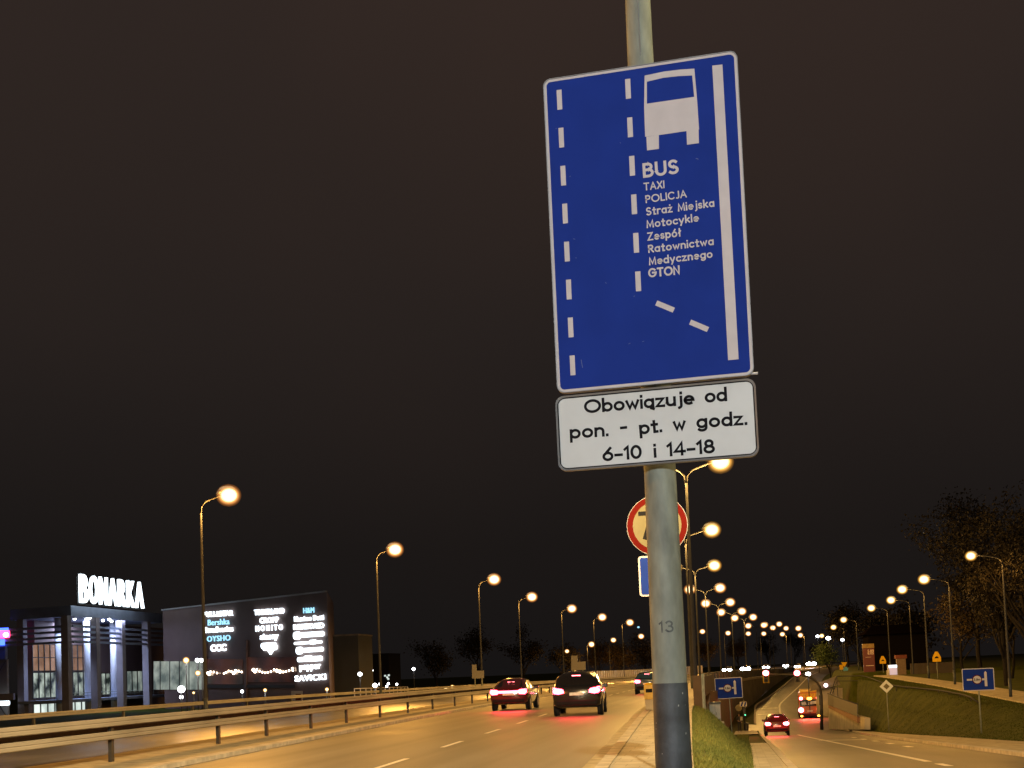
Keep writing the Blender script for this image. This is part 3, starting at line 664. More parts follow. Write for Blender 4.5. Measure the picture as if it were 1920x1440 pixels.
# ------------------------------------------------------------------ rows of street lamps
ORD = ['nearest', 'second nearest', 'third nearest', 'fourth nearest', 'fifth nearest', 'sixth nearest', 'seventh nearest', 'eighth nearest', 'ninth nearest', 'tenth nearest', 'eleventh nearest', 'twelfth nearest', 'thirteenth nearest', 'fourteenth nearest']
def big(Y): return 1.15 + .5*min(1, max(0, (Y-60)/200))  # far lamp heads enlarged to stand in for their bloom
def single_lamp(hx, hy, Y, side, label, group, zt=12.0, arm=2.0, dz=.9, power=0, bulb='bulb', r0=.11, k=None, base=None, kk=1.0, lc=(1, .46, .085)):
    """post with one curved arm; side = direction in which the head hangs from the post"""
    h = at(hx, hy, Y); X = h.x-side*arm; zb = ground_z(X, Y) if base is None else base
    t = thing('street_lamp', label, 'street lamp', (X, Y, zb), 0, group)
    H = h.z-zb; k = (big(Y) if k is None else k)*kk
    mb = MB(); mb.tube([(0, 0, 0), (0, 0, 1.3), (0, 0, H-dz)], [r0, r0*.95, r0*.5], 10); mb.build('pole', M['lampsteel'], t)
    mb = MB(); mb.tube([(0, 0, 0), (0, 0, 1.1)], r0*1.07, 10); mb.build('painted_base', M['paintgrey'], t)
    mb = MB(); mb.tube([(0, 0, H-dz), (side*.05, 0, H-dz*.6), (side*arm*.2, 0, H-dz*.3), (side*arm*.55, 0, H-dz*.1), (side*(arm-.3*k), 0, H)], [r0*.5, r0*.42, r0*.4, r0*.38, r0*.36], 8); mb.build('arm', M['lampsteel'], t)
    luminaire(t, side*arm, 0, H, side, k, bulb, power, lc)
    return t
L_ROW = [(428, 928), (740, 1030), (926, 1086), (997, 1119), (1072, 1141), (1129, 1157), (1181, 1167)]
L_Y = [63.3, 96.1, 130.5, 166, 203, 242, 279]
for i, ((x, y), Y) in enumerate(zip(L_ROW, L_Y)):
    single_lamp(x, y, Y, 1, ORD[i]+' single arm lamp in the row beyond the far carriageway', 'lamps beyond the far carriageway', arm=[1.62, 1.55, 1.72, 1.85, 1.75, 1.75, 1.8][i], power=11500)
R_ROW = [(1350, 865), (1334, 993), (1339, 1060), (1350, 1102), (1369, 1129), (1391, 1146), (1412, 1157), (1432, 1172), (1461, 1170)]
R_Y = [63.5, 95.5, 130, 168.5, 209, 247, 281, 335, 365]
for i, ((x, y), Y) in enumerate(zip(R_ROW, R_Y)):
    h = at(x, y, Y); arm = 1.75 if i == 0 else 2.0; X = h.x-arm; zb = ground_z(X, Y); H = h.z-zb; k = big(Y)
    t = thing('street_lamp', ORD[i]+' double arm lamp in the row beside the retaining wall', 'street lamp', (X, Y, zb), 0, 'double arm lamps beside the wall')
    mb = MB(); mb.tube([(0, 0, 0), (0, 0, 1.3), (0, 0, H-1.0)], [.125, .115, .06], 10); mb.build('pole', M['lampsteel'], t)
    mb = MB(); mb.tube([(0, 0, 0), (0, 0, 1.1)], .132, 10); mb.build('painted_base', M['paintgrey'], t)
    for sd in (-1, 1):
        mb = MB(); mb.tube([(0, 0, H-1.0), (sd*.06, 0, H-.65), (sd*.35, 0, H-.35), (sd*((arm if sd > 0 or i else 1.45)-.3*k), 0, H)], [.06, .048, .045, .042], 8); mb.build('arm', M['lampsteel'], t)
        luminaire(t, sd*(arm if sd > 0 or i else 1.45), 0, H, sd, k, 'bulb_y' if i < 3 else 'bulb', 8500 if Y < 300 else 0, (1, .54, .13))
S_ROW = [(1821, 1042), (1733, 1086), (1692, 1105), (1671, 1125), (1634, 1140), (1582, 1162), (1563, 1176), (1541, 1192)]
S_Y = [74, 92, 105, 124, 141, 178, 216, 285]
for i, ((x, y), Y) in enumerate(zip(S_ROW, S_Y)):
    single_lamp(x, y, Y, -1, ORD[i]+' lamp in the row along the grass bank and footpath', 'lamps along the grass bank', arm=1.65, dz=.6, power=1500, bulb='bulb_y', r0=.085, kk=.62 if i else .5)
for Y in (30, -4):   # two more posts of the same row, beside and behind the viewer
    X = cl(Y)-3.2; t = thing('street_lamp', ('single arm lamp of the far row standing outside the picture to the left' if Y > 0 else 'single arm lamp of the far row standing behind the viewer'), 'street lamp', (X, Y, ground_z(X, Y)), 0, 'lamps beyond the far carriageway')
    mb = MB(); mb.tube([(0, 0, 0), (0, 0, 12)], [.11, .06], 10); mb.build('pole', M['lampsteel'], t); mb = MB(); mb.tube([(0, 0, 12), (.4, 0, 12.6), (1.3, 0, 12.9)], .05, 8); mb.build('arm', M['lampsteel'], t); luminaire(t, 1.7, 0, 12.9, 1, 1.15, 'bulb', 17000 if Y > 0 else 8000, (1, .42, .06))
t = thing('street_lamp', 'white lamp on a tall post behind the viewer lighting the front of the blue sign', 'street lamp', (2.2, -20, 0))
mb = MB(); mb.tube([(0, 0, 0), (0, 0, 9)], [.1, .06], 10); mb.build('pole', M['lampsteel'], t); luminaire(t, -.5, 0, 9.1, -1, 1.0, 'bulb_w')
l = bpy.data.lights.new('lamp_beam', 'SPOT'); l.energy = 15000; l.color = (.90, .94, 1.0); l.spot_size = math.radians(100); l.spot_blend = .6; l.shadow_soft_size = .25
lo = bpy.data.objects.new('lamp_beam', l); COL.objects.link(lo); lo.parent = t; lo.location = (-.5, .75, 8.25); lo.rotation_euler = (math.radians(70), 0, 0)
far_l = [(1063, 1221, 330, .7), (1109, 1208, 330, 1), (1150, 1200, 345, .9), (1202, 1193, 360, 1), (1317, 1184, 390, 1), (1365, 1187, 400, 1), (1403, 1188, 415, 1), (1432, 1188, 430, 1), (1467, 1189, 445, 1.05), (1501, 1191, 450, 1.1), (1497, 1178, 400, 1.1), (1449, 1177, 380, 1), (1474, 1178, 410, 1)]
far_l.sort()
OR2 = ['first', 'second', 'third', 'fourth', 'fifth', 'sixth', 'seventh', 'eighth', 'ninth', 'tenth', 'eleventh', 'twelfth', 'thirteenth']
for i, (x, y, Y, kk) in enumerate(far_l):
    single_lamp(x, y, Y, 1 if i < 9 else -1, power=16000 if i in (1, 4, 6, 9, 12) else 0, label=OR2[i]+' from the left of the distant small lamps on the far bend', group='distant lamps on the far bend', kk=kk, dz=.5, arm=1.2)

# ------------------------------------------------------------------ guardrails
def guardrail(label, xf_, y0, y1, posts, zt, dbl, face, group=None):
    t = thing('guardrail', label, 'guardrail', (xf_(y0), y0, zm(y0)), 0, group)
    def beam(za, zb):
        mb = MB(); Ys = seg(y0, y1, 3); pr = [(.02, za), (.05, za+(zb-za)*.10), (.05, za+(zb-za)*.40), (.035, za+(zb-za)*.5), (.05, za+(zb-za)*.60), (.05, za+(zb-za)*.90), (.02, zb), (-.03, zb), (-.03, za)]
        k = len(pr); vs = [(xf_(Y)+face*dx-t.location.x, Y-y0, zm(Y)+z-t.location.z) for Y in Ys for dx, z in pr]
        mb.add(vs, [(i*k+j, i*k+(j+1) % k, (i+1)*k+(j+1) % k, (i+1)*k+j) for i in range(len(Ys)-1) for j in range(k)]); return mb
    beam(zt-.20, zt).build('upper_beam' if dbl else 'beam', M['rail'], t)
    if dbl: beam(zt-.50, zt-.31).build('lower_beam', M['rail'], t)
    if dbl:
        mb = MB(); Ys = seg(y0, y1, 4); x_ = -.24*face
        for a, b in zip(Ys[:-1], Ys[1:]): mb.obox((xf_(a)+x_-t.location.x, a-y0), (xf_(b)+x_-t.location.x, b-y0), .03, zm(a)+zt-.52-t.location.z, zm(a)+zt-.02-t.location.z, zm(b)+zt-.52-t.location.z, zm(b)+zt-.02-t.location.z)
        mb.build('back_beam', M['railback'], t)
    for Y in posts:
        mb = MB(); x = xf_(Y)-t.location.x; z = zm(Y)-t.location.z
        mb.box(x-.14, x-.05, Y-y0-.06, Y-y0+.06, z, z+zt-.06) if face > 0 else mb.box(x+.05, x+.14, Y-y0-.06, Y-y0+.06, z, z+zt-.06)
        mb.build('post', M['dark'], t)
    return t
gx = lambda Y: ck(Y)-11.75+.03*min(40, max(0, Y-40))*.4
guardrail('double beam guardrail along the median between the two carriageways', gx, 12, 240, [27, 33.8, 38, 42.7, 47.2, 52.3, 57.3, 62.5] + [68+5*i for i in range(14)], 1.03, True, 1)
guardrail('lower dark guardrail on the outer edge of the far carriageway', lambda Y: cl(Y)-.5, 22, 330, [30+8*i for i in range(12)], .86, False, 1)

# ------------------------------------------------------------------ grass on the near slope
def blades(name, n, place, hmin, hmax, mt, wd=.009, seed=1):
    rnd = random.Random(seed); vs = []; fs = []
    for i in range(n):
        X, Y = place(rnd); z = ground_z(X, Y); h = rnd.uniform(hmin, hmax)*(0.6+.8*rnd.random()); a = rnd.uniform(0, 6.28); ln = rnd.uniform(.1, .6)*h
        dx, dy = math.cos(a)*wd, math.sin(a)*wd; b = len(vs); lx, ly = math.cos(a*3+i)*ln, math.sin(a*3+i)*ln
        vs += [(X-dx, Y-dy, z-.01), (X+dx, Y+dy, z-.01), (X+lx*.4+dx*.6, Y+ly*.4+dy*.6, z+h*.6), (X+lx*.4-dx*.6, Y+ly*.4-dy*.6, z+h*.6), (X+lx, Y+ly, z+h)]
        fs += [(b, b+1, b+2, b+3), (b+3, b+2, b+4)]
    mb = MB(); mb.add(vs, fs); o = mb.build(name, mt); o['kind'] = 'stuff'; return o
def pl_near(rnd):
    Y = 17+rnd.random()**1.5*38; a, b = xe(Y), sl(Y)-.95; return a+(b-a)*rnd.random(), Y
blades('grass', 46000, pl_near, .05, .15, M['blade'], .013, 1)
def pl_edge(rnd):
    Y = 17+rnd.random()*8; return xe(Y)+rnd.random()**2*.35, Y
blades('grass', 5000, pl_edge, .03, .10, M['dryblade'], .010, 2)
def pl_bank(rnd):
    Y = 34+rnd.random()*84; a = xf(Y)+.05; b = xt(Y)+3; return a+(b-a)*rnd.random(), Y
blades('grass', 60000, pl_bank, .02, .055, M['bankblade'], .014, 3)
def pl_low(rnd):
    Y = 56+rnd.random()*38; return -.7+rnd.random()*.75, Y
blades('grass', 7000, pl_low, .05, .12, M['blade'], .016, 4)

# ------------------------------------------------------------------ retaining wall, parapet fence, wing walls
def wthing(name, label, cat, p, group=None): return thing(name, label, cat, p, 0, group)
def rel(mb, t): mb.v = [(x-t.location.x, y-t.location.y, z-t.location.z) for x, y, z in mb.v]; return mb
def strip_wall(Ys, xfun, z0f, z1f, th):
    mb = MB(); vs = []
    for Y in Ys: vs += [(xfun(Y)-th/2, Y, z0f(Y)), (xfun(Y)+th/2, Y, z0f(Y)), (xfun(Y)+th/2, Y, z1f(Y)), (xfun(Y)-th/2, Y, z1f(Y))]
    fs = [(4*i+j, 4*i+(j+1) % 4, 4*i+4+(j+1) % 4, 4*i+4+j) for i in range(len(Ys)-1) for j in range(4)]
    m = 4*(len(Ys)-1); mb.add(vs, fs+[(0, 3, 2, 1), (m, m+1, m+2, m+3)]); return mb
wl = wthing('retaining_wall', 'long dark retaining wall between the raised road and the slip road', 'retaining wall', (-2, 66, -2))
Yw = seg(64, 330, 5)
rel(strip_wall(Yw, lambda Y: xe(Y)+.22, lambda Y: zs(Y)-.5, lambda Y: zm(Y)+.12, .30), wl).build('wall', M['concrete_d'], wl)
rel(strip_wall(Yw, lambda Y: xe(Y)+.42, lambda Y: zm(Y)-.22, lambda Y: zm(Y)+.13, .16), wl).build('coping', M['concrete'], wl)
fe = wthing('parapet_fence', 'dark solid panel fence on top of the retaining wall', 'fence', (-2, 52, 0))
Yf = seg(56, 318, 4)
rel(strip_wall(Yf, lambda Y: xe(Y)+.20, lambda Y: zm(Y)+.14, lambda Y: zm(Y)+1.22, .06), fe).build('panel', M['barrier'], fe)
# near end: panel turned across the end of the path, with a pale end post
mb = MB(); mb.add([(-2.12, 52, .02), (-1.66, 50.2, -.32), (-1.66, 50.2, 1.30), (-2.12, 52, 1.30), (-2.12, 52.06, .02), (-1.63, 50.26, -.32), (-1.63, 50.26, 1.30), (-2.12, 52.06, 1.30)], [(0, 1, 2, 3), (5, 4, 7, 6), (3, 2, 6, 7), (1, 5, 6, 2), (0, 3, 7, 4)])
rel(mb, fe).build('end_panel', M['barrier'], fe)
mb = MB(); mb.add([(-1.62, 50.3, .45), (-1.62, 66, .5), (-1.62, 66, 1.24), (-1.62, 50.3, 1.28), (-1.58, 50.3, .45), (-1.58, 66, .5), (-1.58, 66, 1.24), (-1.58, 50.3, 1.28)], [(0, 1, 2, 3), (5, 4, 7, 6), (3, 2, 6, 7), (4, 0, 3, 7), (1, 5, 6, 2)]); rel(mb, fe).build('side_panel', M['barrier'], fe)
mb = MB(); mb.box(-1.70, -1.58, 50.05, 50.18, -.6, 1.38); rel(mb, fe).build('end_post', M['galv'], fe)
mb = MB(); mb.tube([(xe(Y)+.2, Y, zm(Y)+1.25) for Y in Yf], .04, 6); rel(mb, fe).build('handrail', M['lampsteel'], fe)
for Y in range(60, 300, 12):
    mb = MB(); mb.box(xe(Y)+.235, xe(Y)+.33, Y-.05, Y+.05, zm(Y)+.14, zm(Y)+1.24); rel(mb, fe).build('post', M['dark'], fe)
ww = wthing('wing_wall', 'pale concrete wing wall closing the grass slope near the path', 'retaining wall', (-1.5, 55, -1))
mb = MB(); mb.obox((-2.0, 51.2), (-1.1, 52.0), .35, -2.6, -.10, -2.6, -.62); mb.obox((-1.1, 52.0), (-.95, 56), .35, -3.0, -.62, -3.4, -1.3); rel(mb, ww).build('wall', M['concrete'], ww)
mb = MB(); mb.obox((-1.72, 58.5), (-1.55, 67), .2, -2.4, .50, -2.8, .35); rel(mb, ww).build('infill_panel', mat('ochre_panel', (.15, .09, .04), .7, var=.25, scale=1.2), ww)
# grey cabinet at the foot of the slope
p = at(1342, 1355, 58); cab = wthing('utility_cabinet', 'pale grey utility cabinet at the foot of the slope by the wall', 'cabinet', (p.x, 58, p.z-.15))
mb = MB(); mb.bbox(-.25, .25, 0, .4, 0, 1.0, .02); mb.build('body', M['cabinet'], cab)
mb = MB(); mb.bbox(-.28, .28, -.03, .43, 1.0, 1.10, .02); mb.build('roof', M['dark'], cab)
mb = MB(); mb.box(-.005, .005, -.004, 0, .08, 1.0); mb.box(.04, .06, -.02, 0, .5, .62); mb.build('door_seam', M['dark'], cab)

# right side: fence and wing wall by the underpass
def wall_px(mb, quad, th=.3):
    """solid slab from four corners given as (px, py, Y), thickened away from the viewer"""
    P = [at(*q) for q in quad]; nn = (P[1]-P[0]).cross(P[3]-P[0]).normalized()
    if nn.dot(CAMP-P[0]) > 0: nn = -nn
    vs = P+[q+nn*th for q in P]; mb.add(vs, [(0, 1, 2, 3), (7, 6, 5, 4), (0, 4, 5, 1), (1, 5, 6, 2), (2, 6, 7, 3), (3, 7, 4, 0)]); return mb
ru = wthing('wing_wall', 'cream wing wall by the underpass mouth under a grey panel fence', 'retaining wall', at(1590, 1366, 98))
mb = MB(); wall_px(mb, [(1621, 1368, 92), (1554, 1367, 116), (1554, 1327, 116), (1621, 1346, 92)], .4); rel(mb, ru).build('wall', M['concrete'], ru)
mb = MB(); wall_px(mb, [(1607, 1355, 94.5), (1553, 1327, 115.8), (1553, 1322, 115.8), (1607, 1344, 94.5)], .2); rel(mb, ru).build('brown_edge', mat('brown_fascia', (.20, .10, .05), .7), ru)
mb = MB(); wall_px(mb, [(1607, 1343, 94.3), (1552, 1321, 115.6), (1552, 1301, 115.6), (1607, 1321, 94.3)], .06); rel(mb, ru).build('panel_fence', mat('fence_panel_grey', (.10, .10, .09), .6), ru)
mb = MB(); mb.tube([at(1608, 1320, 94), at(1580, 1311, 104), at(1552, 1300, 115.5)], .05, 6); rel(mb, ru).build('handrail', M['lampsteel'], ru)
# underpass abutment beyond the cross road
ab = wthing('underpass_abutment', 'cream underpass wall beyond the cross road with a pink lit lamp', 'bridge', at(1550, 1330, 140))
mb = MB(); wall_px(mb, [(1580, 1345, 142), (1531, 1340, 142), (1531, 1286, 142), (1580, 1290, 142)], .5); rel(mb, ab).build('wall', M['concrete'], ab)
mb = MB(); wall_px(mb, [(1576, 1284, 141), (1519, 1296, 141), (1521, 1286, 141), (1568, 1268, 141)], .6); rel(mb, ab).build('parapet', M['concrete_d'], ab)
q = at(1548.5, 1285, 140.4); mb = MB(); mb.ell((q.x, q.y, q.z), .22, .1, .22); rel(mb, ab).build('lamp_glass', emit('pink_lamp', (1, .7, .75), 5), ab)
# bank railing
br = wthing('bank_railing', 'long metal railing along the top of the grass bank', 'railing', (13.5, 67, -1))
pts = [(1556, 1302, 116), (1569, 1268, 121), (1618, 1267, 119), (1634, 1272, 112), (1655, 1280, 102), (1680, 1286, 95), (1720, 1290, 90), (1760, 1294, 84), (1800, 1301, 78), (1820, 1307, 74), (1836, 1318, 71)]
P = [at(*q) for q in pts]
mb = MB(); mb.tube(P, .05, 6); mb.tube([p_-Vector((0, 0, .45)) for p_ in P], .035, 6); rel(mb, br).build('rail', M['lampsteel'], br)
dens = []
for a, b in zip(P[:-1], P[1:]):
    k = max(1, int((b-a).length/2.2)); dens += [a.lerp(b, i/k) for i in range(k)]
for p_ in dens:
    mb = MB(); mb.tube([p_, (p_.x, p_.y, min(p_.z-.5, ground_z(p_.x, p_.y)-.05))], .032, 6); rel(mb, br).build('post', M['lampsteel'], br)

# ------------------------------------------------------------------ traffic signs on the slopes
def post_sign(name, label, px, py, Y, base_py, group=None):
    c = at(px, py, Y); zb = min(at(px+2, base_py, Y).z, c.z-.5); zb = min(zb, ground_z(c.x, Y)); return thing(name, label, 'traffic sign', (c.x, Y, zb), 0, group), c.z-zb
def board(t, z, w_, h_, fm, rm, r=.05):
    mb = MB(); mb.prism_y(rrect(-w_/2, w_/2, z-h_/2, z+h_/2, r), -.05, -.035); mb.build('board', rm, t)
    mb = MB(); mb.prism_y(rrect(-w_/2+.035, w_/2-.035, z-h_/2+.035, z+h_/2-.035, r*.6), -.0535, -.052); mb.build('face', fm, t)
def height_sign(label, px, py, Y, base_py, w_, h_):
    t, z = post_sign('height_limit_sign', label, px, py, Y, base_py, 'blue height limit signs')
    board(t, z, w_, h_, M['blue'], M['white'])
    s_ = w_
    mb = MB(); y = -.056
    mb.add([(.19*s_, y, z-.31*h_), (.27*s_, y, z-.31*h_), (.27*s_, y, z+.30*h_), (.23*s_, y, z+.37*h_), (.19*s_, y, z+.30*h_)], [(0, 1, 2, 3, 4)])
    mb.add([(-.36*s_, y, z-.04*h_), (.19*s_, y, z-.04*h_), (.19*s_, y, z+.04*h_), (-.36*s_, y, z+.04*h_)], [(0, 1, 2, 3)]); mb.build('arrow', M['white'], t)
    mb = MB(); mb.disc_y(-.04*s_, z, .155*s_, -.062, -.058, 28); mb.build('red_disc', M['red'], t)
    mb = MB(); mb.disc_y(-.04*s_, z, .125*s_, -.066, -.063, 28); mb.build('white_disc', M['white'], t)
    vs, fs = font_text('3.8m', .105*s_, .003*s_); mb = MB(); mb.add([(x-.04*s_, -.068, zz_+z-.035*s_) for x, y_, zz_ in vs], fs); mb.build('lettering', M['black'], t)
    mb = MB(); mb.tube([(0, 0, 0), (0, 0, z+h_*.4)], .032, 8); mb.build('post', M['galv'], t)
    return t
t1 = height_sign('blue height limit sign by the retaining wall and pedestrian', 1368.5, 1290, 68, 1372, 1.45, 1.12)
t1.rotation_euler.y = math.radians(-1.2)
t2 = height_sign('blue height limit sign standing alone on the right grass bank', 1834, 1274, 60, 1378, 1.40, 1.02)
t, z = post_sign('priority_road_sign', 'white diamond priority sign on a thin post on the grass bank', 1662, 1287, 84, 1358)
mb = MB(); mb.prism_y([(-.43, z), (0, z-.43), (.43, z), (0, z+.43)], -.05, -.04); mb.build('board', M['plate'], t)
mb = MB(); mb.prism_y([(-.20, z), (0, z-.20), (.20, z), (0, z+.20)], -.054, -.052); mb.build('centre', M['yellow'], t)
mb = MB(); mb.tube([(0, 0, 0), (0, 0, z+.3)], .03, 8); mb.build('post', M['galv'], t)
for (px, py, Y, bp, lab) in ((1756, 1231, 106, 1282, 'yellow warning sign with black mark before the dark garden wall'), (1655, 1237, 140, 1272, 'smaller yellow warning sign between lamp posts and red pylon')):
    t, z = post_sign('warning_sign', lab, px, py, Y, bp, 'yellow warning signs')
    mb = MB(); mb.prism_y([(-.33, z-.42), (.33, z-.42), (.33, z-.05), (.10, z+.40), (-.10, z+.40), (-.33, z-.05)], -.05, -.035); mb.build('board', M['warn'], t)
    mb = MB(); mb.prism_y([(-.18, z-.14), (.18, z-.14), (.10, z-.02), (0, z+.03), (-.10, z-.02)], -.054, -.0515); mb.build('symbol', M['black'], t)
    mb = MB(); mb.tube([(0, 0, 0), (0, 0, z+.3)], .03, 8); mb.build('post', M['galv'], t)
for (px, py, Y, mt, lab, shp) in ((1583, 1246.5, 178, 'warn', 'upturned yellow triangle sign far up the slip road', 't'), (1577.5, 1251, 175, 'warn', 'small yellow rectangle sign left of the yellow triangle', 'r'), (1585.5, 1255, 176, 'led_d', 'small round pale blue sign under the yellow triangle', 'c')):
    t, z = post_sign('small_sign', lab, px, py, Y, 1266, 'small signs far up the slip road')
    mb = MB()
    if shp == 't': mb.prism_y([(0, z-.35), (.42, z+.35), (-.42, z+.35)], -.05, -.04)
    elif shp == 'r': mb.prism_y(rrect(-.24, .24, z-.33, z+.33, .05), -.05, -.04)
    else: mb.disc_y(0, z, .34, -.05, -.04, 20)
    mb.build('board', mat('pale_blue', (.12, .45, .75), .5) if shp == 'c' else M[mt], t)
    mb = MB(); mb.tube([(0, 0, 0), (0, 0, z)], .03, 6); mb.build('post', M['galv'], t)

# backs of direction signs beyond the far carriageway
for (x0, x1, xm, y0, ymid, y1, yb, Y, lab) in ((885, 907.5, 893.5, 1246, 1258, 1272.5, 1300, 128, 'grey back of a stepped direction sign left of the cars'), (1071, 1098, 1083, 1229.5, 1241, 1257, 1272, 205, 'grey back of a stepped direction sign by the noise barrier')):
    b = at(x0, yb, Y); t = thing('direction_sign', lab, 'road sign', (b.x, Y, min(b.z, ground_z(b.x, Y))), 0, 'backs of direction signs')
    R_ = lambda x, y: (lambda p: (p.x-b.x, p.z-t.location.z))(at(x, y, Y))
    mb = MB(); mb.prism_y([R_(x0, y1), R_(x1, y1-1), R_(x1, ymid-1), R_(xm, ymid), R_(xm, y0), R_(x0, y0)], 0, .06); mb.build('board', M['signback'], t)
    for q in ((x0+x1)/2-(x1-x0)*.28, (x0+x1)/2+(x1-x0)*.3):
        u, v = R_(q, y1-6); mb = MB(); mb.tube([(u, .1, 0), (u, .1, v)], .06, 6); mb.build('post', M['galv'], t)
# noise barrier on the bend
nb = wthing('noise_barrier', 'pale striped noise barrier along the outside of the far bend', 'fence', (cl(250)-3, 250, -1))
mb = MB(); Yn = seg(225, 420, 1.3)
nx = lambda Y: ck(Y)-27.0
for i, (a, b) in enumerate(zip(Yn[:-1], Yn[1:])):
    d = .35 if i % 2 else 0
    mb.obox((nx(a)-d, a), (nx(b)-d, b), .12, zm(a)-.3, zm(a)+2.3, zm(b)-.3, zm(b)+2.3)
rel(mb, nb).build('panel', mat('barrier_pale', (.46, .42, .38), .5, var=.15, scale=1), nb)

# ------------------------------------------------------------------ traffic signal on a curved mast arm
Yt = 115; pb = at(1541, 1366, Yt); ts = thing('traffic_signal', 'dark curved mast arm with two red signal heads over the slip road', 'traffic light', (pb.x, Yt, zs(Yt)))
R_ = lambda x, y: (lambda p: Vector((p.x-pb.x, 0, p.z-ts.location.z)))(at(x, y, Yt))
mb = MB(); mb.tube([(0, 0, 0), R_(1540.5, 1330), R_(1540, 1303), R_(1537, 1288), R_(1530, 1277), R_(1520, 1270), R_(1508, 1266.5), R_(1490, 1265.5), R_(1460, 1264.5), R_(1430, 1263.5)], [.15, .13, .12, .115, .11, .105, .10, .09, .08, .07], 10); mb.build('mast', M['dark'], ts)
for x, yl, bb in ((1436, 1262, True), (1494.5, 1262, False)):
    c = R_(x, 1268.5); h = MB(); h.bbox(c.x-.21, c.x+.21, -.34, -.10, c.z-.52, c.z+.52, .04); hh = h.build('signal_head', M['dark'], ts)
    if bb:
        m2 = MB(); a_ = rrect(c.x-.27, c.x+.27, c.z-.58, c.z+.50, .06); b_ = rrect(c.x-.23, c.x+.23, c.z-.54, c.z+.46, .05); k = len(a_)
        m2.add([(x_, -.12, z_) for x_, z_ in a_]+[(x_, -.12, z_) for x_, z_ in b_], [(i, (i+1) % k, k+(i+1) % k, k+i) for i in range(k)]); m2.build('backboard_edge', M['warn'], hh)
    cz = R_(x, 1262).z; m2 = MB(); m2.ell((c.x, -.34, cz), .27, .10, .25); m2.build('red_lens', M['sigred'], hh)
    m2 = MB(); m2.disc_y(c.x, c.z-.02, .13, -.352, -.34, 16); m2.disc_y(c.x, c.z-.33, .13, -.352, -.34, 16); m2.build('dark_lens', M['black'], hh)
mb = MB(); mb.bbox(-.12, .12, -.26, -.02, 2.2, 3.1, .03); mb.build('side_head', M['dark'], ts)
# second signal post by the side road with chevron board
pb = at(1397, 1366, 120); t = thing('signal_post', 'dark signal post with chevron board beside the waiting pedestrian', 'traffic light', (pb.x, 120, zs(120)))
mb = MB(); mb.tube([(0, 0, 0), (0, 0, 3.2)], .07, 8); mb.build('post', M['dark'], t)
mb = MB(); mb.prism_y(rrect(-.38, .28, 2.3, 2.75, .04), -.12, -.09); ch = mb.build('chevron_board', M['white'], t)
mb = MB(); mb.add([(-.34, -.122, 2.32), (-.18, -.122, 2.32), (-.02, -.122, 2.72), (-.18, -.122, 2.72)], [(0, 1, 2, 3)]); mb.add([(.0, -.122, 2.32), (.14, -.122, 2.32), (.24, -.122, 2.72), (.10, -.122, 2.72)], [(0, 1, 2, 3)]); mb.build('chevron', M['blue'], ch)
mb = MB(); mb.bbox(-.12, .14, -.2, .05, 1.35, 2.2, .03); hd = mb.build('signal_head', M['dark'], t)
mb = MB(); mb.disc_y(.08, 1.5, .07, -.215, -.205, 14); mb.build('green_lens', M['siggreen'], hd)
pb = at(1385, 1327, 124); t = thing('round_sign', 'dim round yellowish sign behind the blue sign post', 'traffic sign', (pb.x, 124, zs(124)))
mb = MB(); mb.disc_y(0, pb.z-zs(124), .33, -.05, -.04, 24); mb.build('disc', mat('dull_yellow', (.22, .18, .08), .6), t); mb = MB(); mb.tube([(0, 0, 0), (0, 0, pb.z-zs(124))], .03, 6); mb.build('post', M['dark'], t)
pb = at(1397.5, 1372, 117); t = thing('litter_bin', 'small dark litter bin at the foot of the signal post', 'bin', (pb.x+.1, 117.6, ground_z(pb.x+.1, 117.6)))
mb = MB(); mb.tube([(0, 0, 0), (0, 0, .1), (0, 0, .72)], [.2, .2, .25], 12); mb.build('body', M['dark'], t); mb = MB(); mb.tube([(0, 0, .72), (0, 0, .78)], [.27, .27], 12); mb.build('rim', M['paintgrey'], t)
# pale bin / salt box beside the path, partly behind the near post
pb = at(1219.5, 1338, 47.5); t = thing('litter_bin', 'yellow topped concrete litter bin at the kerb behind the near post', 'bin', (pb.x, 47.5, zm(47)+.1))
mb = MB(); mb.bbox(-.17, .17, -.17, .17, 0, .40, .02); mb.build('base', M['concrete'], t)
mb = MB(); mb.bbox(-.19, .19, -.19, .19, .40, .95, .03); b_ = mb.build('body', mat('ochre_paint', (.55, .36, .06), .5, var=.2), t)
mb = MB(); mb.box(-.12, .12, -.195, -.188, .66, .80); mb.build('opening', M['black'], b_)
mb = MB(); mb.tube([(0, 0, .95), (0, 0, 1.02)], [.19, .12], 12); mb.build('lid', M['warn'], t)

